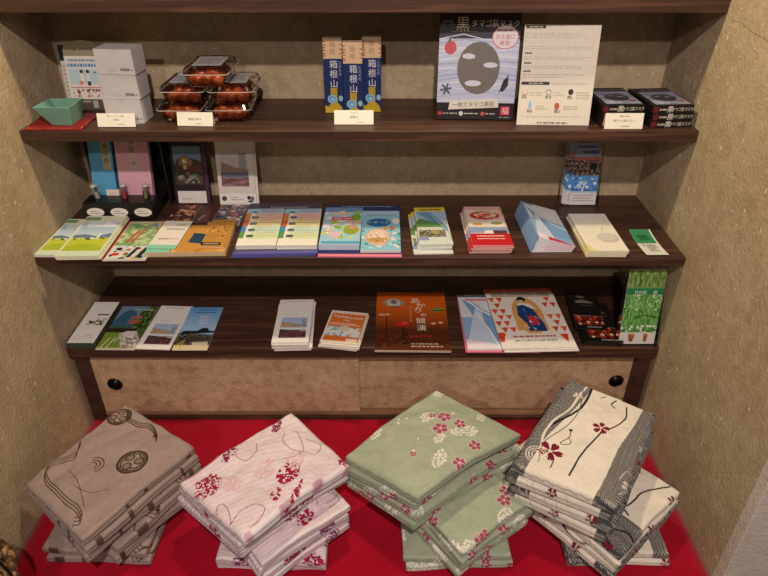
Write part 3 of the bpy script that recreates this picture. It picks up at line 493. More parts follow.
# ------------------------------------------------------------------ black display case with incense boxes
case = link('display_case', None, None, (-.657, .20, ZC)); tag(case, 'black stepped display case with three white oval tags at the left of the brochure shelf', 'display case')
BC = paper('#1a1716', .3)
def rel(name, a, c, m, par, bevel=.001):
    b = B(); b.box(*a, *c, m); return build(b, name, par, bevel=bevel)
rel('front_step', (-.092, .0, 0), (.092, .055, .052), BC, case)
rel('base_tray', (-.092, .0555, 0), (.092, .150, .030), BC, case)
rel('back_panel', (-.092, .1505, 0), (.112, .162, .225), BC, case)
rel('side_panel', (-.098, .100, 0), (-.0925, .162, .225), BC, case); rel('side_panel', (.1065, .10, 0), (.112, .150, .225), BC, case)
for x in (-.058, .006, .070):
    b = B(); b.sheet(1, 1, [('e', 0, 0, .0235, .0125, '#e9e4dc'), ('ln', -.014, -.006, .014, .006, 2, '#a98e8a', .35, 4)], Matrix.Rotation(R(90), 4, 'X'))
    b.tube([(0, -.0000, 0), (0, .0012, 0)], .0125, '#e9e4dc', 20, Matrix.Diagonal((1.88, 1, 1, 1)))
    o = build(b, 'oval_tag', case, (x-.004, -.0014, .026)); o['label'] = 'white oval tag with tiny print'
def carton(name, cat, cx, y, z, w, d, h, lean, col, ops, label, rot=0, top=None, group=None, side_ops=None, bevel=.0008):
    b = B(); M = Matrix.Translation((-w/2, 0, 0))
    b.box(0, 0, -d, w, h, 0, col, M); b.sheet(w, h, ops, M, z=.0004)
    if top: b.add([(0, h+.0002, -d), (w, h+.0002, -d), (w, h+.0002, 0), (0, h+.0002, 0)], [(3, 2, 1, 0)], top, M)
    return tag(build(b, name, None, (cx, y, z+.0004+d*math.sin(R(lean))), (R(90-lean), 0, R(rot))), label, cat, group)
carton('incense_box', 'box', -.713, .268, ZC+.031, .064, .018, .205, 14, '#4f9cc4', [('r', 0, 0, 1, 1, '#57a3ca'), ('r', .55, .38, .9, .82, '#b9b19a'), ('tv', '御線香', .72, .6, .085, '#4c4a40')], 'tall light blue incense box standing in the black case')
carton('incense_box', 'box', -.627, .268, ZC+.031, .090, .018, .205, 14, '#d9a2b4', [('r', 0, 0, 1, 1, '#dba6b8'), ('r', .42, .38, .62, .84, '#cdb9ac'), ('tv', '梅香', .5, .70, .09, '#4f403c'), ('tv', '一番', .53, .5, .06, '#7a6a64')], 'tall pink incense box with a brush lettered strip in the black case')
for x, c, rx in [(-.715, '#9a938c', 16), (-.647, '#a03440', 2), (-.590, '#6c7a4c', -2)]:
    t = link('sample_vial', None, None, (x, .232, ZC+.031), (R(-14), R(-rx), 0))
    tag(t, {'#9a938c': 'leaning glass vial with grey powder, left one before the blue box', '#a03440': 'glass vial of dark red incense standing before the pink box', '#6c7a4c': 'glass vial of olive green incense, right one in the black case'}[c], 'vial')
    b = B(); b.tube([(0, 0, .0), (0, 0, .038)], .0072, c, 14); build(b, 'contents', t, smooth=False)
    b = B(); b.tube([(0, 0, -.0008), (0, 0, .040), (0, 0, .052)], [.0082, .0082, .0082], PET, 16); build(b, 'glass_tube', t)
    b = B(); b.tube([(0, 0, .052), (0, 0, .058)], .0088, '#c9c2b8', 16); build(b, 'stopper', t)
carton('paper_packet', 'packet', -.684, .246, ZC+.031, .034, .006, .036, 12, '#e2d8cf', [('r', 0, 0, 1, 1, '#e6dcd4'), ('ln', .2, .3, .8, .8, 3, '#c9a89c', .4, 3)], 'small white paper packet leaning against the blue incense box')

# ------------------------------------------------------------------ upper display shelf
# red lacquer tray mat and green folded bowl
b = B(); b.box(-.068, -.060, 0, .068, .060, .004, paper('#8e1f24', .5))
b.sheet(.136, .12, [('sp', 0, 0, 1, .06, 40, .012, ['#c9a050', '#8a6a30'], 3), ('sp', 0, .0, .05, 1, 26, .02, ['#b98a44', '#7a3a28'], 4), ('sp', .95, .0, 1, 1, 26, .02, ['#b98a44', '#7a3a28'], 5)], Matrix.Translation((-.068, -.060, 0)), z=.004)
tag(build(b, 'tray_cloth', None, (-.721, .164, ZB), (0, 0, R(1)), bevel=.001), 'dark red mat with gold flecked edge under the green bowl', 'mat')
b = B(); GR = paper('#6e9986', .4)
ro = [(-.046, -.040), (.040, -.040), (.043, .038), (-.041, .038)]; bo = [(-.014, -.030), (.034, -.034), (.036, .022), (-.010, .024)]
def ring(pts, z, k=1, c=(0, 0)): return [((x-c[0])*k+c[0], (y-c[1])*k+c[1], z) for x, y in pts]
cb = (.012, -.004)
vs = ring(bo, 0)+ring(ro, .045)+ring(ro, .0455, .93)+ring(bo, .004, .9, cb)
fs = [(3, 2, 1, 0)]
for a in (0, 4, 8):
    for k in range(4): fs.append((a+k, a+(k+1) % 4, a+4+(k+1) % 4, a+4+k))
fs.append((12, 13, 14, 15)); b.add(vs, fs, GR)
tag(build(b, 'bowl', None, (-.716, .160, ZB+.0043), bevel=.0015), 'pale green square flared bowl on the red mat', 'bowl')
# sign with rounded head
b = B(); w, h = .100, .166; n = 16
out = [(0, 0), (w, 0), (w, h-.022)]+[(w/2+w/2*math.cos(math.pi*i/n), h-.022+.022*math.sin(math.pi*i/n)) for i in range(1, n)]+[(0, h-.022)]
k = len(out); b.add([(x-w/2, y, 0) for x, y in out]+[(x-w/2, y, -.003) for x, y in out], [tuple(range(k)), tuple(range(2*k-1, k-1, -1))]+[(i, i+k, (i+1) % k+k, (i+1) % k) for i in range(k)], '#8f8a72')
b.sheet(w, h, [('r', .0, 0, 1, .78, '#dcd8d4'), ('ln', .08, .69, .9, .75, 1, '#7c98b0', .6, 2), ('ln', .04, .62, .96, .68, 1, '#5f8cb8', .8, 2), ('r', .06, .38, .94, .60, '#b9ced4'), ('p', [(.34, .36), (.34, .52), (.38, .57), (.42, .52), (.42, .36)], '#e6e0da'), ('e', .38, .56, .045, .025, '#33302e'), ('p', [(.50, .36), (.50, .52), (.54, .57), (.58, .52), (.58, .36)], '#ddd6d0'), ('e', .54, .56, .045, .025, '#33302e'), ('r', .50, .36, .58, .42, '#2c2a2a'),
     ('e', .34, .40, .06, .03, '#d88a6a'), ('e', .72, .55, .04, .015, '#7a6a50'), ('r', .05, .325, .95, .335, '#b84a44'), ('sp', .08, .19, .95, .31, 40, .04, ['#8a3c30', '#b8604a', '#d8b8a4', '#6a3028'], 6), ('r', 0, .0, 1, .16, '#57524a'), ('r', .55, .03, .68, .14, '#a8a8a0'), ('ln', .05, .1, .5, .15, 1, '#a8a49a', .5, 2), ('e', .3, .87, .035, .018, '#5f5c48'), ('ln', .42, .85, .9, .9, 1, '#6a6752', .5, 8)],
     Matrix.Translation((-w/2, 0, 0)))
tag(build(b, 'advert_sign', None, (-.688, .264, ZB+.0007), (R(81), 0, R(-2))), 'round topped advertising sign with bottles, standing behind the green bowl', 'sign')
panel('leaflet', 'leaflet', -.742, .292, ZB, .035, .150, .004, 8, [('r', 0, 0, 1, 1, '#c9c6bd'), ('r', 0, .75, 1, 1, '#1a2430'), ('ln', .1, .1, .9, .7, 9, '#8c8a84', .4, 2)], 'narrow leaflet with black and blue top peeping out behind the round topped sign')
# three white boxes
for i, (dx, dy, rot) in enumerate([(.004, .0, 8), (.006, .002, 9), (.008, .000, 10)]):
    b = B(); w, d, h = .090, .062, .0565; M = Matrix.Translation((-w/2, 0, 0))
    b.box(0, 0, 0, w, d, h, '#cbc9ca', M)
    F = Matrix.Translation((-w/2, -.0004, 0)) @ Matrix.Rotation(R(90), 4, 'X')
    b.sheet(w, h, [('r', .62, .16, .88, .26, mottle('#2e2c34', '#6a6870', '#cbc9ca', 500, stretch=(3, .1, 1))), ('e', .94, .2, .018, .03, '#3c4c8c'), ('ln', .3, .14, .55, .3, 2, '#c0b4b4', .4, i)], F, z=.0002)
    b.add([(0, 0, h+.0003), (w, 0, h+.0003), (w, d, h+.0003), (0, d, h+.0003)], [(0, 1, 2, 3)], '#c0bebf', M)
    b.add([(w*.42, -.0006, h), (w*.58, -.0006, h), (w*.55, -.0006, h*.93), (w*.45, -.0006, h*.93)], [(3, 2, 1, 0)], '#c2c2c6', M)
    tag(build(b, 'gift_box', None, (-.570+dx, .158+dy, ZB+i*.0573), (0, 0, R(-rot+4)), bevel=.0006), ['bottom white carton of the three behind the price card', 'middle white carton of the stack of three', 'top white carton of the stack of three'][i], 'box', 'stack of white cartons')
def card(cx, y, w, h, ops, label, lean=18, rot=0):
    b = B(); M = Matrix.Rotation(R(90-lean), 4, 'X') @ Matrix.Translation((-w/2, 0, 0)); b.box(0, 0, -.001, w, h, 0, '#efead8', M); b.sheet(w, h, ops, M)
    M2 = Matrix.Translation((0, h*math.sin(R(lean))*2, 0)) @ Matrix.Rotation(R(90+lean), 4, 'X') @ Matrix.Translation((-w/2, 0, 0)); b.box(0, 0, -.001, w, h*.98, 0, '#e2dcc8', M2)
    return tag(build(b, 'price_card', None, (cx, y, ZB+.0012), (0, 0, R(rot))), label, 'price card')
card(-.577, .128, .090, .031, [('t', '黒こんにゃく(5枚)', .5, .78, .16, '#3a3630'), ('t', '大涌谷', .5, .52, .17, '#3a3630'), ('t', '¥ 650(税込)', .62, .18, .13, '#5a564c')], 'cream price card in front of the stack of white cartons', 16)
card(-.392, .134, .086, .032, [('t', '箱根の梅干', .5, .5, .2, '#2c2a28'), ('t', '¥ 850(税込)', .6, .15, .12, '#5a564c')], 'white price card in front of the clear snack packs', 16, -3)
card(-.014, .146, .094, .033, [('t', 'カステラ', .5, .8, .15, '#2c2a28'), ('t', '箱根山', .5, .52, .2, '#2c2a28'), ('t', '¥ 700(税込)', .68, .15, .12, '#5a564c')], 'white price card in front of the navy lettered boxes', 16)
card(.622, .113, .090, .036, [('t', '箱根大涌谷', .5, .8, .13, '#3a3630'), ('t', '黒タマゴ肌マスク', .5, .52, .18, '#2c2a28'), ('t', '¥ 800(税込)', .55, .16, .12, '#5a564c')], 'cream price card leaning on the left stack of black mask boxes', 12)
# clear snack packs with round brown sweets
BALL = mottle('#8c3c1e', '#a84c26', '#c46432', 60, 'glazed_sweet', .3)
ball = B(); vs = []; fs = []; nu, nv = 14, 9
for j in range(nv+1):
    for i in range(nu):
        th = math.pi*j/nv; ph = 2*math.pi*i/nu; r = .0180*(1+.04*math.sin(3*ph)*math.sin(th)**2)
        vs.append((r*math.sin(th)*math.cos(ph), r*math.sin(th)*math.sin(ph), .72*r*math.cos(th)))
for j in range(nv):
    for i in range(nu): fs.append((j*nu+i, (j+1)*nu+i, (j+1)*nu+(i+1) % nu, j*nu+(i+1) % nu))
ball.add(vs, fs, BALL); bm_ = ball.mesh('fried_sweet'); bm_.polygons.foreach_set('use_smooth', [True]*len(bm_.polygons))
TXT = mottle('#f2efee', '#9c9a9e', '#dedadb', 420, 'label_print', .35)
def tray_mesh():
    """open tapered tray with a turned out rim"""
    b = B(); w, d = .104, .146
    def rr(a, c, z, r=.012, n=4):
        pts = []
        for sx, sy, a0 in ((1, 1, 0), (-1, 1, 90), (-1, -1, 180), (1, -1, 270)):
            for k in range(n+1): t = R(a0+90*k/n); pts.append((sx*(a/2-r)+r*math.cos(t), sy*(c/2-r)+r*math.sin(t), z))
        return pts
    rings = [rr(w*.80, d*.82, .0), rr(w*.84, d*.85, .003), rr(w*.93, d*.93, .028), rr(w*1.03, d*1.02, .0287)]
    k = len(rings[0]); vs = sum(rings, []); fs = [tuple(range(k-1, -1, -1))]
    for a in range(3):
        for i in range(k): fs.append((a*k+i, a*k+(i+1) % k, (a+1)*k+(i+1) % k, (a+1)*k+i))
    b.add(vs, fs, PET)
    l = B(); rings = [rr(w*1.04, d*1.03, .0), rr(w*.98, d*.98, .002), rr(w*.92, d*.92, .0115), rr(w*.86, d*.88, .0132)]
    vs = sum(rings, []); fs = [tuple(range(3*k, 4*k))]
    for a in (0, 1, 2):
        for i in range(k): fs.append((a*k+i, a*k+(i+1) % k, (a+1)*k+(i+1) % k, (a+1)*k+i))
    l.add(vs, fs, PET); l.tube(rings[0]+[rings[0][0]], .0009, '#bdb8b2', 5); return b.mesh('tray'), l.mesh('lid')
TM, LM = tray_mesh()
lb = B(); lb.box(-.034, -.045, 0, .034, .042, .0004, TXT); lb.sheet(.068, .087, [('ln', .06, .1, .94, .9, 8, '#55525a', .5, 3)], Matrix.Translation((-.034, -.045, .0004))); LBM = lb.mesh('label_sticker')
packs = [(-.434, .228, 0, 0, 'lower left clear snack pack behind its price card'), (-.318, .230, 0, 1, 'lower right clear snack pack of the five'), (-.420, .226, 1, -1, 'clear snack pack second up on the left'), (-.305, .226, 1, 1, 'clear snack pack second up on the right'), (-.354, .206, 2, 0, 'topmost clear snack pack bridging the two columns')]
rnd = random.Random(12)
for cx, cy, lv, rot, lab in packs:
    z = ZB+.0006+lv*.0445; t = link('snack_pack', None, None, (cx, cy, z), (0, 0, R(rot))); tag(t, lab, 'snack pack', 'clear packs of brown sweets')
    link('tray', TM, t); q = link('lid', LM, t, (0, 0, .0307)); s_ = link('label_sticker', LBM, q, (0, .005, .0134)); s_['label'] = 'printed paper label on the lid'
    for jx, jy, jz in [(a_, c_, 0) for a_ in (-.88, 0, .88) for c_ in (-1.4, -.47, .47, 1.4)]+[(a_, c_, 1) for a_ in (-.5, .5) for c_ in (-1.05, 0, 1.05)]:
            o = link('brown_sweet', bm_, None, (cx+jx*.0262+rnd.uniform(-.001, .001), cy+jy*.0312+rnd.uniform(-.0015, .0015), z+.0145+jz*.0125+rnd.uniform(0, .001)), (rnd.random()*.6, rnd.random()*.6, rnd.random()*6))
            where = {0: 'lower', 1: 'second', 2: 'topmost'}[lv]; sd = '' if lv == 2 else (' left' if cx < -.4 else ' right')
            tag(o, 'round glazed brown sweet inside the %s%s clear pack' % (where, sd), 'sweet', 'brown sweets in the %s%s pack' % (where, sd))
# three tall gift boxes
CHK = mottle('#c9a27c', '#d8b690', '#e4c8a6', 90)
def tall():
    g = [('r', 0, 0, 1, 1, '#1f2f63'), ('r', 0, .73, 1, 1, '#dfbf98'), ('tv', '箱根', .5, .87, .085, '#b07a58'), ('tv', '箱根山', .52, .53, .115, '#e4e2e4'), ('tv', '五湖名物', .85, .60, .045, '#8fa0c8'), ('r', .32, .12, .68, .345, '#b99b2c'), ('p', [(0, 0), (.05, .03), (.32, .14), (.68, .14), (.9, .08), (1, 0)], '#c8a82c'),
         ('e', .40, .19, .26, .06, '#8fbcd8'), ('e', .40, .19, .17, .04, '#5f98c4'), ('e', .42, .185, .1, .022, '#a8d0e4'), ('e', .86, .2, .12, .04, '#8fbcd8'), ('p', [(0, 0), (0, .1), (.3, .08), (.6, .0)], '#d0b030')]
    for k in range(6): g.append(('r', .0 if k % 2 else .94, .745+k*.04, .12 if k % 2 else 1, .762+k*.04, '#a8623c'))
    for k in range(3): g.append(('r', .0, .76+k*.07, .16, .775+k*.07, '#b07050')); g.append(('r', .86, .79+k*.06, 1, .805+k*.06, '#b07050'))
    return g
for cx, y, lab, d in [(-.066, .238, 'left navy box lettered in white with wooden top', .026), (-.016, .196, 'front middle navy lettered box standing behind the price card', .026), (.028, .247, 'right navy box lettered in white with wooden top', .024)]:
    carton('castella_box', 'box', cx, y, ZB, .046, d, .178 if y > .2 else .176, 2.5, '#1b2650', tall(), lab, top='#cdb79a', group='navy lettered gift boxes')
# black mask poster box
g = [('r', 0, 0, 1, 1, '#2b282b'), ('r', 0, .155, 1, .83, '#cdd4ea'), ('r', 0, .73, 1, .83, '#4a464e')]
rnd = random.Random(3)
for k in range(16):
    y = .17+k*.037; g.append(('st', [(0, y), (.3, y+rnd.uniform(-.01, .05)), (.6, y+rnd.uniform(-.01, .05)), (1, y+.04*rnd.random())], rnd.uniform(.01, .03), rnd.choice(['#dbe0f0', '#bcc6e0', '#e2e6f4', '#b4bedb'])))
g += [('e', .51, .47, .27, .235, '#7f7872'), ('e', .38, .575, .08, .024, '#dde2f2'), ('e', .66, .50, .09, .024, '#dde2f2'), ('e', .45, .335, .105, .027, '#dde2f2'), ('p', [(.30, .59), (.38, .605), (.46, .555), (.38, .56)], '#dde2f2'),
      ('e', .145, .65, .075, .06, '#d4606a'), ('st', [(.12, .70), (.15, .74), (.22, .735)], .02, '#4c5a48'), ('p', [(.16, .735), (.20, .75), (.24, .74), (.2, .725)], '#3f5a48'),
      ('e', .82, .745, .165, .105, '#d87a8a'), ('e', .82, .745, .155, .097, '#efe6ea'), ('t', 'お土産に', .82, .750, .045, '#c84a60'), ('t', '最適!', .82, .695, .045, '#c84a60'), ('ln', .72, .79, .9, .82, 1, '#c87a88', .5, 3),
      ('p', [(.80, .27), (.84, .37), (.9, .40), (.9, .32), (.84, .26)], '#3a3c46'), ('st', [(.79, .25), (.9, .42)], .01, '#20222a')]
for a in range(0, 360, 60): g.append(('st', [(.11, .28), (.11+.075*math.cos(R(a+10)), .28+.055*math.sin(R(a+10)))], .022, '#4f6460'))
g += [('t', '黒', .285, .852, .135, '#e2dcca'), ('t', '(箱根)', .10, .868, .04, '#a8a294'), ('e', .10, .85, .07, .012, '#6f6a60'), ('e', .10, .852, .055, .01, '#2b282b'), ('t', 'タマゴ肌マスク', .685, .862, .07, '#e6e0d4'), ('ln', .04, .955, .96, .975, 1, '#6c6660', .5, 4), ('ln', .15, .78, .5, .8, 1, '#a8a294', .3, 5),
      ('p', [(.15, .09), (.17, .172), (.79, .192), (.80, .115)], '#ece6d6'), ('t', '一枚でタマゴ美肌', .475, .142, .050, '#3a3634', 2), ('e', .045, .055, .032, .018, '#c8404c'), ('ln', .09, .045, .27, .065, 1, '#cfc9c0', .5, 2), ('e', .32, .055, .028, .022, '#e4e0d8'), ('ln', .36, .045, .55, .065, 1, '#cfc9c0', .5, 3), ('e', .60, .055, .026, .02, '#d85a5a'), ('ln', .64, .045, .76, .065, 1, '#cfc9c0', .5, 4),
      ('r', .83, .045, .95, .125, '#d83a58'), ('t', '福', .89, .085, .07, '#f0d4d8'), ('ln', .82, .015, .96, .03, 1, '#b8b0a8', .5, 4)]
carton('mask_display_box', 'box', .279, .182, ZB, .186, .018, .252, 7, '#2a272b', g, 'large black face mask display box with a grey mask face, standing on the shelf', rot=-3, side_ops=None)
g = [('r', 0, 0, 1, 1, '#e3ddd0'), ('r', .02, .965, .28, .995, '#3c3a38'), ('ln', .06, .972, .24, .988, 1, '#d8d2c4', .5, 3), ('ln', .03, .865, .8, .93, 3, '#b6afa4', .28, 5), ('ln', .03, .76, .92, .80, 2, '#b6afa4', .28, 6), ('r', .03, .722, .13, .734, '#3c3a38'), ('ln', .03, .66, .92, .70, 2, '#b6afa4', .28, 7), ('r', .03, .625, .13, .637, '#3c3a38'), ('ln', .03, .57, .8, .61, 2, '#b6afa4', .28, 8), ('r', .03, .545, .13, .557, '#3c3a38'), ('ln', .03, .48, .85, .53, 2, '#b6afa4', .28, 9),
     ('r', .02, .415, .40, .445, '#3c3a38'), ('ln', .12, .422, .32, .438, 1, '#d8d2c4', .5, 3), ('ln', .42, .415, .92, .44, 1, '#b6afa4', .3, 2), ('e', .08, .335, .045, .025, '#e2a8a0'), ('e', .08, .34, .03, .016, '#e9ddd2'), ('e', .40, .34, .035, .03, '#8c8a84'), ('e', .40, .338, .026, .022, '#e3ddd0'), ('e', .70, .345, .035, .03, '#3a3836'), ('ln', .04, .275, .12, .31, 2, '#5c5852', .5, 2), ('ln', .36, .275, .44, .31, 2, '#5c5852', .5, 4), ('ln', .66, .275, .74, .31, 2, '#5c5852', .5, 6),
     ('ln', .14, .30, .32, .35, 2, '#c0b8ac', .3, 2), ('ln', .46, .30, .62, .35, 2, '#c0b8ac', .3, 3), ('ln', .78, .27, .96, .35, 3, '#b0a89c', .3, 4), ('p', [(.14, .18), (.15, .25), (.17, .25), (.185, .18)], '#8fc0dc'), ('e', .53, .20, .035, .035, '#c8604c'), ('ln', .13, .13, .2, .165, 2, '#5c5852', .5, 2), ('ln', .5, .13, .58, .165, 2, '#5c5852', .5, 3), ('ln', .24, .16, .42, .21, 2, '#b8b890', .3, 3), ('ln', .62, .16, .82, .21, 2, '#b8b0a4', .3, 3), ('ln', .03, .085, .9, .1, 1, '#c0b8ac', .4, 2), ('ln', .28, .015, .7, .035, 1, '#6c6860', .6, 2)]
panel('information_sheet', 'sign', .462, .143, ZB, .172, .222, .002, 9, g, 'white information sheet with small print, standing right of the black mask display box', rot=-2)
# black mask boxes
def maskbox():
    b = B(); w, d, h = .100, .150, .0165; M = Matrix.Translation((-w/2, 0, 0)); b.box(0, 0, 0, w, d, h, '#1a1716', M)
    F = Matrix.Translation((-w/2, -.0003, 0)) @ Matrix.Rotation(R(90), 4, 'X')
    b.sheet(w, h, [('r', .02, .08, .14, .92, '#6a1c26'), ('ln', .17, .3, .36, .65, 1, '#b8b0a4', .8, 2), ('t', '黒', .43, .5, .95, '#eee8dc'), ('t', 'タマゴ肌マスク', .73, .5, .58, '#e2dccf')], F, z=.0002)
    b.sheet(w, d, [('r', .0, 0, 1, 1, '#201c1f'), ('r', .12, .08, .98, .78, '#8c92a8'), ('sp', .12, .08, .98, .78, 14, .16, ['#9aa2b8', '#7c8298', '#a8aebf'], 3), ('e', .55, .44, .30, .2, '#4c4648'), ('e', .44, .52, .09, .02, '#a0a6ba'), ('e', .66, .48, .09, .02, '#a0a6ba'), ('e', .85, .25, .08, .05, '#a85a50'), ('ln', .5, .1, .7, .14, 1, '#3c3c48', .6, 3), ('t', '黒', .3, .86, .1, '#8a8680'), ('ln', .42, .84, .95, .9, 1, '#8a8680', .6, 3)], M, z=h+.0002)
    return b.mesh('mask_box')
MB_ = maskbox()
for s_, cx, cy, rot in (('left', .622, .130, 3), ('right', .737, .126, 4.5)):
    for i in range(3):
        o = link('mask_box', MB_, None, (cx+(.0, .0015, -.001)[i], cy+.0012*i, ZB+.0004+i*.0172), (0, 0, R(rot+(0, .6, -.4)[i])))
        tag(o, '%s black face mask box in the %s stack on the upper shelf' % (('bottom', 'middle', 'top')[i], s_), 'box', '%s stack of black mask boxes' % s_)

# ------------------------------------------------------------------ folded cotton robes
def smooth(x, a, b): t = np.clip((x-a)/(b-a), 0, 1); return t*t*(3-2*t)
def vnoise(x, y, s, seed):
    rs = np.random.RandomState(seed); G = rs.rand(64, 64); X = x/s; Y = y/s
    i = np.floor(X).astype(int); j = np.floor(Y).astype(int); fx = X-i; fy = Y-j; fx = fx*fx*(3-2*fx); fy = fy*fy*(3-2*fy)
    g = lambda a, c: G[a % 64, c % 64]
    return g(i, j)*(1-fx)*(1-fy)+g(i+1, j)*fx*(1-fy)+g(i, j+1)*(1-fx)*fy+g(i+1, j+1)*fx*fy
def over(C, m, col): C += (np.array(lin(col))[None, :]-C)*np.clip(m, 0, 1)[:, None]
def seg(U, V, pts):
    d = np.full(U.shape, 9.)
    for (x0, y0), (x1, y1) in zip(pts[:-1], pts[1:]):
        dx, dy = x1-x0, y1-y0; t = np.clip(((U-x0)*dx+(V-y0)*dy)/(dx*dx+dy*dy+1e-12), 0, 1)
        d = np.minimum(d, np.hypot(U-x0-t*dx, V-y0-t*dy))
    return d
def curve(pts, n=6):
    out = []
    P = [pts[0]]+list(pts)+[pts[-1]]
    for i in range(1, len(P)-2):
        for k in range(n):
            t = k/n; q = []
            for a in (0, 1):
                p0, p1, p2, p3 = P[i-1][a], P[i][a], P[i+1][a], P[i+2][a]
                q.append(.5*(2*p1+(p2-p0)*t+(2*p0-5*p1+4*p2-p3)*t*t+(3*p1-p0-3*p2+p3)*t**3))
            out.append(tuple(q))
    return out+[pts[-1]]
def line(C, U, V, pts, w, col, soft=.0006): w = w*1.35; over(C, 1-smooth(seg(U, V, curve(pts)), w/2-soft/2, w/2+soft), col)
def petals(C, U, V, cx, cy, r, rot, col, gap=.25, heart=None):
    x, y = U-cx, V-cy; d = np.hypot(x, y)+1e-9; a = np.arctan2(y, x)+rot; k = np.abs(np.cos(2.5*a))
    m = (d < r*(.25+.75*k**.6)) & (k > gap) & (d > r*.12)
    tip = (np.abs(np.sin(2.5*a)) < .12) & (d > r*.86); over(C, (m & ~tip).astype(float), col)
    if heart: over(C, (d < r*.16).astype(float), heart)
def blossoms(C, U, V, cx, cy, rx, ry, r, col, seed, ang=0., heart=None, gap=.25):
    rs = np.random.RandomState(seed); pts = []
    ca, sa = math.cos(ang), math.sin(ang)
    for i in range(900):
        a, b_ = rs.uniform(-1, 1, 2)
        if a*a+b_*b_ > 1: continue
        p = (cx+a*rx*ca-b_*ry*sa, cy+a*rx*sa+b_*ry*ca)
        if all(math.hypot(p[0]-q[0], p[1]-q[1]) > r*1.55 for q in pts): pts.append(p)
    for p in pts: petals(C, U, V, p[0], p[1], r, rs.rand()*6, col, gap, heart)
def tuft(C, U, V, cx, cy, rx, ry, col, seed, ang=0., sc=.0036, th=.36):
    ca, sa = math.cos(ang), math.sin(ang); x, y = U-cx, V-cy; a, b_ = (x*ca+y*sa)/rx, (-x*sa+y*ca)/ry
    e = a*a+b_*b_+.5*(vnoise(U+4, V+4, .008, seed)-.5); over(C, ((e < 1) & (vnoise(U+4, V+4, sc, seed+1) > th)).astype(float), col)
def base(U, col, V, amt=.10, seed=1):
    C = np.tile(np.array(lin(col)), (len(U), 1)); n = vnoise(U+5, V+5, .03, seed)*.6+vnoise(U+5, V+5, .006, seed+1)*.4
    return C*(1+amt*(n-.5)*2)[:, None]
def pat_green(U, V, s):
    C = base(U, '#a9b298', V, .09, s)
    rs = np.random.RandomState(s)
    if s == 0:
        W_ = [(.245, .178, .012, .010), (.037, .175, .020, .009), (.159, .130, .020, .014), (.195, .033, .018, .016), (.125, .058, .016, .010), (.085, .020, .024, .013), (.170, .048, .014, .012), (.255, .05, .012, .01)]
        P_ = [(.186, .103, .0175), (.150, .080, .0185), (.196, .064, .0145), (.172, -.006, .015), (.11, -.016, .015), (.168, .125, .010), (.050, .069, .008)]
        D_ = [(.105, .171), (.119, .159), (.096, .162), (.057, .074), (.212, .1), (.09, .09)]
    else:
        W_ = [(rs.uniform(0, .31), rs.uniform(0, .3), rs.uniform(.010, .022), rs.uniform(.008, .013)) for _ in range(5)]+[(rs.uniform(0, .31), rs.choice([0, -.012]), .022, .016) for _ in range(2)]+[(rs.choice([0, -.012]), rs.uniform(0, .3), .016, .022) for _ in range(2)]
        P_ = [(rs.uniform(0, .31), rs.uniform(0, .3), .017) for _ in range(4)]+[(rs.uniform(0, .3), rs.choice([-.004, -.015]), .015) for _ in range(2)]+[(rs.choice([-.004, -.015]), rs.uniform(0, .3), .015) for _ in range(2)]
        D_ = []
    for i, (x, y, a, b_) in enumerate(W_): blossoms(C, U, V, x, y, a, b_, .0040, '#eeeadf', s*50+i, .3, '#a9b298', .12)
    for i, (x, y, r) in enumerate(P_):
        petals(C, U, V, x, y, r*1.12, i*1.3, '#dfcfc2', .0); petals(C, U, V, x, y, r, i*1.3, '#a84a66', .25, '#e4d8cc')
    for x, y in D_: over(C, (np.hypot(U-x, V-y) < .0032).astype(float), '#efe6d6')
    return C
def pat_pink(U, V, s):
    C = base(U, '#efe4e6', V, .05, s)
    st = np.sin(V*2*np.pi/.0042+.4*np.sin(U*20)); over(C, smooth(st, .25, .85)*.78, '#bd7a94')
    over(C, smooth(vnoise(U+3, V+3, .05, s+9), .45, .8)*.3, '#efe6e0')
    rs = np.random.RandomState(s+40); cr = '#a31c44'; pk = '#dfbcc4'
    if s == 0:
        for x, y, a, b_, k, c in [(.018, .150, .034, .028, .0034, cr), (.10, .190, .030, .012, .0040, '#8c2448'), (.153, .046, .034, .022, .0046, cr), (.097, .020, .018, .012, .0048, cr), (.228, .184, .022, .010, .0040, '#8c3a58'), (.262, -.006, .010, .010, .004, cr), (.125, .09, .03, .02, .004, pk), (.05, .12, .02, .03, .0036, pk), (.19, .07, .03, .02, .004, pk), (.12, -.012, .05, .006, .004, cr)]:
            tuft(C, U, V, x, y, a, b_, c, int(abs(x)*1000)+7, .5, k*.9, .42)
        for L_ in ([(.225, .15), (.206, .134), (.203, .105), (.218, .077), (.239, .113), (.247, .14)], [(.218, .077), (.233, .052), (.261, .067), (.247, .104)], [(-.012, .074), (-.0, .09), (.011, .085), (.008, .063), (-.004, .037)],
                   [(-.004, .036), (.023, .044), (.052, .032), (.059, .01), (.035, 0), (.014, .001)], [(.124, .188), (.106, .171), (.113, .143), (.143, .146), (.161, .17)], [(.218, .077), (.19, .08), (.17, .09)]): line(C, U, V, L_, .0011, '#9a6a70')
    else:
        for _ in range(5):
            x, y = rs.uniform(0, .3), rs.uniform(0, .3); tuft(C, U, V, x, y, .028, .018, cr, int(x*999), rs.rand()*3)
        for e in range(1+s % 2): tuft(C, U, V, rs.uniform(0, .3), -.008, .022, .016, rs.choice([cr, '#8c3a68']), e+s); tuft(C, U, V, -.008, rs.uniform(0, .3), .016, .022, rs.choice([cr, '#8c3a68']), e+s+9)
        for _ in range(3):
            x, y = rs.uniform(.02, .25), rs.uniform(.02, .2); line(C, U, V, [(x, y), (x+.02, y+.02), (x+.045, y+.01), (x+.05, y-.02), (x+.02, y-.02)], .0011, '#9a6a70')
    return C
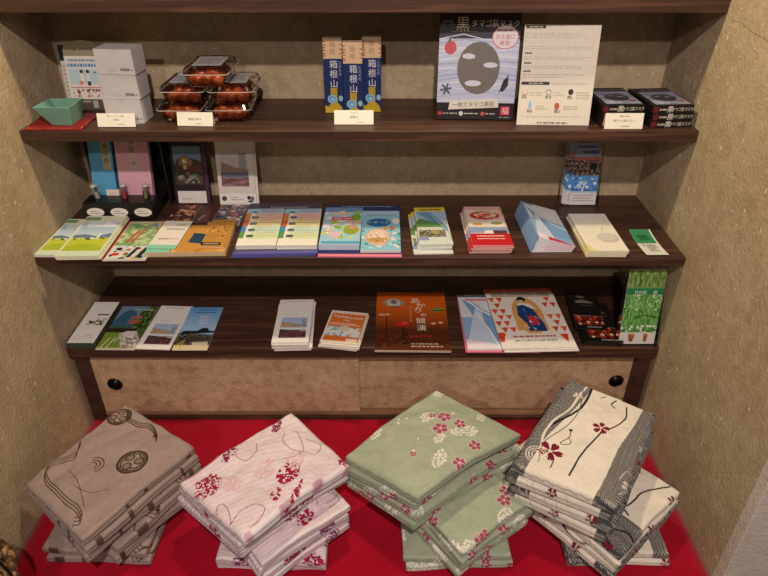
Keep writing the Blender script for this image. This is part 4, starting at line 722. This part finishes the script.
def pat_brown(U, V, s):
    C = base(U, '#a18d84', V, .10, s); dk = '#43301f'
    def medal(x, y, r, rot=0):
        d = np.hypot(U-x, V-y); over(C, (np.abs(d-r) < .0021).astype(float), dk)
        a = np.arctan2(V-y, U-x); over(C, ((d < r*1.0) & (d > r*.80+r*.08*np.sin(3*a))).astype(float)*.8, dk)
        for k in range(3):
            t = rot+k*2.094; px, py = x+r*.48*math.cos(t), y+r*.48*math.sin(t); q = np.hypot(U-px, V-py)
            over(C, ((q < r*.34)).astype(float), dk); over(C, ((q < r*.24)).astype(float), '#8a7668')
            line(C, U, V, [(px+r*.3*math.cos(t+1.4), py+r*.3*math.sin(t+1.4)), (x+r*.75*math.cos(t+1.1), y+r*.75*math.sin(t+1.1)), (x+r*.82*math.cos(t+1.7), y+r*.82*math.sin(t+1.7))], .0026, dk)
    def wave(p, n=2, off=.009, w=.0015):
        n = n+1
        for k in range(n): line(C, U, V, [(x+k*off*.7, y+k*off*.7) for x, y in p], w, dk)
    if s == 0:
        medal(.240, .203, .027, .5); medal(.166, .050, .033, 1.2)
        wave([(.141, .215), (.129, .197), (.108, .18), (.087, .193), (.071, .205), (.046, .200), (.031, .177), (.026, .127), (.023, .084), (.024, .043), (.014, .013), (.002, .02)], 2, -.009)
        wave([(.250, .19), (.242, .172), (.246, .136), (.256, .11), (.251, .083), (.237, .059)], 2, .007, .0018); over(C, (np.hypot(U-.25, V-.08) < .006).astype(float), dk)
        for r in (.010, .018, .026):
            d = np.hypot(U-.108, V-.118); a = np.arctan2(V-.118, U-.108); over(C, ((np.abs(d-r) < .0013) & (a < .9) & (a > -1.9)).astype(float), dk)
        line(C, U, V, [(.09, .03), (.06, .06), (.05, .10)], .0009, dk); line(C, U, V, [(.03, .03), (.06, .10), (.07, .15)], .0009, dk)
    else:
        rs = np.random.RandomState(s+4)
        for _ in range(4):
            x, y = rs.uniform(0, .2), rs.uniform(0, .25); wave([(x, y), (x+.03, y+.02), (x+.05, y-.01), (x+.08, y+.01), (x+.09, y+.05), (x+.06, y+.07)], 2, .008)
        wave([(.17, .03), (.12, .045), (.10, .02), (.05, .03), (.02, .06)], 2, .012)
    rs = np.random.RandomState(s+70)       # dark blocks along the folded edges
    for e in range(3):
        x = rs.uniform(0, .28); over(C, ((np.abs(U-x) < rs.uniform(.003, .008)) & (V < (-.036 if s == 0 else 0.)) & (V > -.07)).astype(float)*.85, dk)
        x = rs.uniform(0, .28); over(C, ((np.abs(V-x) < rs.uniform(.003, .008)) & (U < (-.018 if s == 0 else 0.))).astype(float)*.85, dk)
    return C
def dots(C, U, V, m, s):
    over(C, m, '#4c4a4c'); k = .0036
    X = U+V*.5; a = np.mod(U, k)/k-.5; b_ = np.mod(V+(np.floor(U/k) % 2)*k/2, k)/k-.5
    over(C, m*(np.hypot(a, b_) < .30), '#bcb6ac')
def pat_cream(U, V, s):
    C = base(U, '#ece3d2', V, .05, s); bk = '#22201f'; rd = '#7e1830'; rs = np.random.RandomState(s+5)
    if s == 0:
        lo = np.interp(U, [-.03, .13, .30], [.068, .063, .050]); hi = np.interp(U, [-.03, .04, .135, .27, .32], [.215, .214, .196, .180, .176])
        m = np.clip((V < lo)*1.+(V > hi)*1., 0, 1); dots(C, U, V, m, s)
        line(C, U, V, [(.285, .178), (.205, .178), (.166, .187), (.132, .202), (.09, .22)], .0042, bk)
        line(C, U, V, [(.30, .186), (.25, .196), (.18, .200), (.12, .215), (.06, .218), (.0, .205)], .0040, '#e6decd'); line(C, U, V, [(.30, .205), (.24, .190), (.16, .178), (.10, .19), (.04, .21), (-.02, .20)], .0016, '#6f685c')
        line(C, U, V, [(-.02, .131), (.042, .129), (.136, .112), (.153, .117)], .0026, bk); line(C, U, V, [(.153, .117), (.163, .100), (.214, .081), (.258, .088)], .0024, bk)
        line(C, U, V, [(-.02, .172), (.01, .176), (.026, .19)], .0018, '#4a463f'); line(C, U, V, [(.113, .172), (.089, .166), (.060, .178), (.066, .160), (.080, .160), (.085, .168)], .0013, '#3c3a36'); over(C, (np.hypot(U-.113, V-.171) < .0045).astype(float), '#3c3a36')
        petals(C, U, V, .026, .190, .029, .3, rd, .42, '#e6decd'); petals(C, U, V, .153, .117, .020, 1.1, rd, .42, '#e6decd'); petals(C, U, V, .235, .199, .013, .4, '#e6dcc6', .35, rd)
        for r in (.010, .017, .023):
            d = np.hypot(U-.0, V-.212); over(C, (np.abs(d-r) < .0012).astype(float), '#e6decd')
        line(C, U, V, [(.27, .115), (.25, .122), (.24, .112)], .0022, bk); line(C, U, V, [(.26, .15), (.27, .14)], .0016, bk); petals(C, U, V, .14, .018, .012, .3, '#cfc9bf', .4); petals(C, U, V, .02, .02, .014, .3, '#cfc9bf', .4); line(C, U, V, [(-.01, .03), (.03, .015), (.06, .03), (.03, .04)], .0014, '#cfc9bf')
    else:
        bl = rs.choice([.03, .05, .07]); m = np.clip((V < bl-.03)*1.+(V > .20+rs.uniform(-.03, .03))*1.+((U > .16+rs.uniform(-.03, .05)) & (U < 2))*(s % 2), 0, 1)
        if s == 2: m = np.clip((U < .055)*1.+(U > .195)*1., 0, 1)
        if s == 4: m = (U < .085)*1.
        if s in (5, 6, 7): m = np.clip((U < .045)*1.+((V > .16) & (V < .22))*1., 0, 1)
        dots(C, U, V, m, s)
        for _ in range(5):
            x, y = rs.uniform(0, .3), rs.uniform(-.01, .2); line(C, U, V, [(x, y-.03), (x+.01, y), (x-.012, y+.05), (x+.015, y+.11)], .0030, bk)
        if s == 2: line(C, U, V, [(.085, -.03), (.088, .03), (.07, .1), (.08, .2)], .005, bk); line(C, U, V, [(.06, -.03), (.068, .03), (.05, .08), (.06, .2)], .005, '#e6decd'); line(C, U, V, [(.12, -.02), (.14, .01), (.16, .0), (.15, .04)], .0014, bk)
        if s in (4, 7): line(C, U, V, [(.24, .02), (.18, .05), (.12, .052), (.06, .09)], .0028, bk); line(C, U, V, [(.23, .09), (.16, .09), (.10, .12)], .0028, bk)
        petals(C, U, V, rs.uniform(.05, .25), rs.uniform(.0, .12), .017, .5, rd, .42, '#e6decd'); petals(C, U, V, rs.uniform(0, .3), -.006, .014, .5, rd, .42); petals(C, U, V, -.006, rs.uniform(0, .2), .014, .5, rd, .42)
        for _ in range(4):
            x = rs.uniform(0, .25); line(C, U, V, [(x, -.025), (x+.02, -.01), (x+.035, -.02), (x+.045, .0)], .0016, '#c9c3b8'); line(C, U, V, [(-.025, x), (-.01, x+.02), (-.02, x+.035), (.0, x+.045)], .0016, '#c9c3b8')
    return C
def garment(Lx, Ly, t, pat, s, drape, z0, nx, ny, seed, floor=None, quad=None, uvq=None, wr=1.):
    """one folded robe: flat faces plus a double rolled edge, draped over what lies below"""
    r = t*.30; rs = np.random.RandomState(seed)
    def sp(n, L_):
        e = np.linspace(0, 1, n+1); return r*.4+(L_-r*.8)*e
    X, Y = np.meshgrid(sp(nx, Lx), sp(ny, Ly)); X = X.ravel(); Y = Y.ravel()
    def idx(i, j): return j*(nx+1)+i
    per = [idx(i, 0) for i in range(nx)]+[idx(nx, j) for j in range(ny)]+[idx(i, ny) for i in range(nx, 0, -1)]+[idx(0, j) for j in range(ny, 0, -1)]
    per = np.array(per); nrm = np.zeros((len(per), 2))
    nrm[:, 0] = np.where(X[per] >= X.max()-1e-9, 1, 0)-np.where(X[per] <= X.min()+1e-9, 1, 0)
    nrm[:, 1] = np.where(Y[per] >= Y.max()-1e-9, 1, 0)-np.where(Y[per] <= Y.min()+1e-9, 1, 0)
    ln = np.hypot(nrm[:, 0], nrm[:, 1]); nrm = nrm/ln[:, None]
    nrm = nrm*np.where(ln > 1.1, 1.25, 1.)[:, None]
    steps = 9; VX = [X]; VY = [Y]; VZ = [np.full(X.shape, t)]; UX = [X]; UY = [Y]
    ph = rs.rand(3)*6; groove = .5+.08*np.sin(per*.02+ph[0])
    for k in range(1, steps):
        q = k/steps; f = (1-abs(2*q-1)**2.6)**.6-.30*np.exp(-((q-groove)/.09)**2)
        o = r*(f-.0)
        VX.append(X[per]+nrm[:, 0]*o); VY.append(Y[per]+nrm[:, 1]*o); VZ.append(np.full(per.shape, t*(1-q)))
        UX.append(X[per]+nrm[:, 0]*q*t*1.2); UY.append(Y[per]+nrm[:, 1]*q*t*1.2)
    VX.append(X); VY.append(Y); VZ.append(np.zeros(X.shape)); UX.append(X); UY.append(Y)
    x, y, z = map(np.concatenate, (VX, VY, VZ)); u, v = np.concatenate(UX), np.concatenate(UY)
    wob = .0016*np.sin(y*37+ph[1])+.0010*np.sin(x*61+ph[2]); x2 = x+wob*(y/Ly-.5); y2 = y+.0018*np.sin(x*33+ph[0])
    z = z+z0+drape(x, y)+(z/t)*(.0030*(vnoise(x+3, y+3, .045, seed)-.5)+.0014*(vnoise(x+3, y+3, .015, seed+3)-.5))*wr+(z/t)*(wr-1)*.0022*np.sin((x*.6+y)*62+3*vnoise(x+3, y+3, .06, seed+5)*2)*vnoise(x+3, y+3, .07, seed+8)
    if floor is not None: z = np.maximum(z, floor)
    bil = lambda Q, a, b_: (Q[0]*(1-a)*(1-b_)+Q[1]*a*(1-b_)+Q[2]*(1-a)*b_+Q[3]*a*b_)
    if quad:
        a, b_ = x2/Lx, y2/Ly; q = np.array(quad, float)           # corners F, R, L, T of the cloth as it lies
        x2, y2 = bil(q[:, 0], a, b_), bil(q[:, 1], a, b_)
    if uvq:
        a, b_ = u/Lx, v/Ly; q = np.array(uvq, float); u, v = bil(q[:, 0], a, b_), bil(q[:, 1], a, b_)
    n0 = len(X); faces = []
    J, I = np.meshgrid(np.arange(ny), np.arange(nx), indexing='ij'); a = (J*(nx+1)+I).ravel()
    top = np.stack([a, a+1, a+nx+2, a+nx+1], 1); off = n0+(steps-1)*len(per); bot = np.stack([a+off, a+off+nx+1, a+off+nx+2, a+off+1], 1)
    rings = [per]+[n0+k*len(per)+np.arange(len(per)) for k in range(steps-1)]+[per+off]
    side = [np.stack([A, Bq, np.roll(Bq, -1), np.roll(A, -1)], 1) for A, Bq in zip(rings[:-1], rings[1:])]
    F = np.concatenate([top, bot]+side)
    me = bpy.data.meshes.new('folded_robe'); me.vertices.add(len(x)); me.vertices.foreach_set('co', np.stack([x2, y2, z], 1).ravel())
    me.loops.add(len(F)*4); me.loops.foreach_set('vertex_index', F.ravel().astype(np.int32)); me.polygons.add(len(F)); me.polygons.foreach_set('loop_start', np.arange(len(F), dtype=np.int32)*4)
    me.update(calc_edges=True); me.validate(); me.polygons.foreach_set('use_smooth', np.ones(len(me.polygons), dtype=bool))
    C = pat(u, v, s); ca = me.color_attributes.new('dye', 'FLOAT_COLOR', 'POINT'); ca.data.foreach_set('color', np.concatenate([C, np.ones((len(C), 1))], 1).ravel().astype(np.float32))
    me.materials.append(CLOTH); return me
FL = ZF+.001
def stack(kind, pat, bot, mid, top, quad, uvq, far=0):
    """bot/mid/top: (corner x, corner y, angle, length along x, length along y, count, thickness, droop)"""
    words = {'green': 'sage green', 'pink': 'pink striped', 'brown': 'taupe brown', 'cream': 'cream and charcoal'}[kind]
    side = {'green': 'second pile from the right', 'pink': 'second pile from the left', 'brown': 'leftmost pile', 'cream': 'rightmost pile'}[kind]
    z = FL; s = 1
    for gi, (gx, gy, ang, lx, ly, n, t, dr) in enumerate((bot, mid, top)):
        gname = ('lowest', 'middle', 'upper')[gi]
        for i in range(n):
            last = i == n-1; rs = random.Random(gi*17+i*5+len(kind)*3); hero = last and gi == 2
            jx, jy, jr = (0, 0, 0) if last else (rs.uniform(-.010, .007), rs.uniform(-.006, .009), rs.uniform(-2.4, 2.4))
            sd = 0 if hero else (2 if gi == 0 and last else (4 if gi == 1 and last else s+5)); s += 1
            nx, ny = (300, 210) if hero else ((190, 250) if last else (110, 110))
            if gi == 2 and not last: nx, ny = 160, 120
            q = None
            if gi == 2:
                gx, gy = quad[0]; q = [(p[0]-gx, p[1]-gy) for p in quad]; ang = 0
                if far and i < n-1: q[3] = (q[3][0]+far*(n-1-i)*.4, q[3][1]+far*(n-1-i)*.2); q[1] = (q[1][0]+far*(n-1-i)*.5, q[1][1]+far*(n-1-i)*.4)
                jx, jy = jx*.7-(.011*(n-1-i) if kind == 'pink' else 0), jy*.7+(.009*(n-1-i) if kind == 'pink' else 0)
            me = garment(lx, ly, t*.985, pat, sd, dr, z, nx, ny, 10*gi+i+len(kind)*31, FL, q, uvq if hero else None, {'pink': 2.4, 'brown': 2.2, 'green': 1.7, 'cream': 1.6}[kind] if last else 1.)
            o = link('folded_robe', me, None, (gx+jx, gy+jy, 0), (0, 0, R(ang+jr)))
            if last: lab = {0: 'top of the square laid lowest pair, %s', 1: 'top of the turned middle bundle, %s', 2: 'topmost of the whole %s'}[gi] % side
            elif n == 2: lab = ('directly on the red mat, %s' if gi == 0 else 'lower in the middle bundle, %s') % side
            else: lab = '%s in %s bundle, %s' % ('lowest' if i == 0 else ('second from top' if i == n-2 else 'second from bottom'), gname, side)
            tag(o, 'folded %s robe, %s' % (words, lab), 'folded robe', '%s folded robes in the %s' % (kind, side))
            z += t
def corners(lx, ly, zc, F, R_, L, T, up=.012):
    """height of the draped top sheet: given corner heights, a little fuller in the middle"""
    def d(x, y):
        a, b_ = np.clip(x/lx, 0, 1), np.clip(y/ly, 0, 1)
        e = lambda t: t+ .0
        h = F*(1-a)*(1-b_)+R_*a*(1-b_)+L*(1-a)*b_+T*a*b_
        m = 4*a*(1-a); n = 4*b_*(1-b_)
        mean = (F+R_+L+T)/4
        return (h-zc)+(zc-mean)*(.62*m**.8*(1-.35*b_)+.38*n*m**.5)
    return d
mild = lambda lx, ly: (lambda x, y: -.008*np.clip(1-np.hypot(x, y)/.13, 0, 1)-.004*np.clip((x-lx*.55)/(lx*.45), 0, 1.1)**2-.03*np.clip(y/ly-.35, 0, 1)**2)
flat = lambda x, y: 0*x
def up(nb, tb, nm, tm, nt, tt): return FL+nb*tb+nm*tm+nt*tt
zt_ = up(2, .0225, 4, .0225, 4, .029)
stack('green', pat_green, (.105, -.470, 1.5, .238, .31, 2, .0225, flat), (.226, -.513, 38, .222, .30, 4, .0225, mild(.222, .30)), (0, 0, 0, .305, .215, 4, .029, corners(.305, .215, zt_, .050, .030, .020, .055)),
      [(.130, -.457), (.381, -.260), (-.027, -.319), (.193, -.135)], [(-.009, -.008), (.291, -.040), (-.05, .177), (.256, .192)], .018)
zt_ = up(2, .0225, 4, .0225, 3, .033)
stack('pink', pat_pink, (-.318, -.474, -2, .242, .30, 2, .0225, flat), (-.196, -.540, 39, .225, .30, 4, .0225, mild(.225, .30)), (0, 0, 0, .285, .218, 3, .033, corners(.285, .218, zt_, .045, .020, .015, .050)),
      [(-.219, -.553), (-.026, -.346), (-.393, -.394), (-.168, -.213)], [(-.004, -.007), (.266, -.019), (-.019, .203), (.281, .198)], .012)
zt_ = up(2, .0225, 2, .030, 3, .029)
stack('brown', pat_brown, (-.722, -.446, -3, .236, .30, 2, .0225, flat), (-.528, -.482, 56, .195, .26, 2, .030, mild(.195, .26)), (0, 0, 0, .280, .245, 3, .029, corners(.280, .245, zt_, .010, .0, -.030, .030)),
      [(-.560, -.528), (-.404, -.273), (-.768, -.356), (-.597, -.160)], [(-.014, -.031), (.276, -.020), (-.007, .199), (.274, .231)], .008)
zt_ = up(2, .0215, 4, .0235, 4, .0305)
stack('cream', pat_cream, (.475, -.456, -1, .228, .30, 2, .0215, flat), (.558, -.520, 41, .245, .335, 4, .0235, mild(.245, .335)), (0, 0, 0, .310, .218, 4, .0305, corners(.310, .218, zt_, .065, .060, .050, .085)),
      [(.535, -.495), (.711, -.226), (.347, -.370), (.529, -.128)], [(-.037, .024), (.275, .025), (-.05, .242), (.287, .234)], .008)

# ------------------------------------------------------------------ basket at the lower left
t = link('wicker_basket', None, None, (-.778, -.648, -.599)); tag(t, 'brown woven basket with a thin black loop handle, cut off at the lower left corner', 'basket')
b = B(); n = 72; rows = 34; vs = []; fs = []
for j in range(rows+1):
    z = .60*j/rows; r0 = .085+.035*(j/rows)
    for i in range(n): a = 2*math.pi*i/n; r = r0+.0035*math.sin(i*math.pi/3)*(1 if j % 2 else -1); vs.append((r*math.cos(a), r*math.sin(a), z))
for j in range(rows):
    for i in range(n): fs.append((j*n+i, j*n+(i+1) % n, (j+1)*n+(i+1) % n, (j+1)*n+i))
fs.append(tuple(range(n-1, -1, -1)))
b.add(vs, fs, mottle('#3c2716', '#6e4c2e', '#a8855c', 60, 'wicker', .6)); o = build(b, 'body', t); md = o.modifiers.new('t', 'SOLIDIFY'); md.thickness = .005
b = B(); b.tube([(.120*math.cos(2*math.pi*i/40), .120*math.sin(2*math.pi*i/40), .602+.002*(i % 2)) for i in range(41)], .009, mottle('#3c2716', '#6e4c2e', '#a8855c', 60, 'wicker', .6), 8); build(b, 'rim', t, smooth=True)
b = B(); b.tube([(.121*math.cos(math.pi*i/24), .03, .60+.135*math.sin(math.pi*i/24)) for i in range(25)], .0028, BLK, 8); build(b, 'handle', t, smooth=True)['label'] = 'thin black loop handle'

# ------------------------------------------------------------------ lights (ceiling downlights of the room)
def spot(name, loc, tgt, power, col, ang=120, rad=.05, blend=.5):
    l = bpy.data.lights.new(name, 'SPOT'); l.energy = power; l.color = col; l.spot_size = R(ang); l.shadow_soft_size = rad; l.spot_blend = blend
    o = bpy.data.objects.new(name, l); COL.objects.link(o); o.location = loc
    o.rotation_euler = (Vector(tgt)-Vector(loc)).to_track_quat('-Z', 'Y').to_euler(); return o
spot('ceiling_lamp_front', (.15, -1.85, 2.24), (0, .1, .2), 150, (1, .86, .78), 90, .035)
spot('ceiling_lamp_far', (-.3, -3.3, 2.4), (0, .1, .2), 85, (1, .86, .80), 60, .04)
spot('ceiling_lamp_alcove', (.0, -.05, 1.75), (0, -.06, 0), 46, (1, .81, .53), 150, .05)
w = bpy.data.worlds.new('room_air'); scene.world = w; w.use_nodes = True
w.node_tree.nodes['Background'].inputs[0].default_value = (1, .86, .80, 1); w.node_tree.nodes['Background'].inputs[1].default_value = .075

# ------------------------------------------------------------------ camera
cd = bpy.data.cameras.new('camera'); cam = bpy.data.objects.new('camera', cd); COL.objects.link(cam)
cam.location = (.0587, -1.3397, 1.1313); cam.rotation_euler = (R(90-32.58), 0, R(.02))
cd.sensor_width = 36; cd.lens = 629.4*36/768; cd.clip_start = .02
scene.camera = cam
scene.view_settings.view_transform = 'Standard'; scene.view_settings.look = 'None'; scene.view_settings.gamma = 1
scene.view_settings.use_curve_mapping = False; scene.view_settings.exposure = 0.
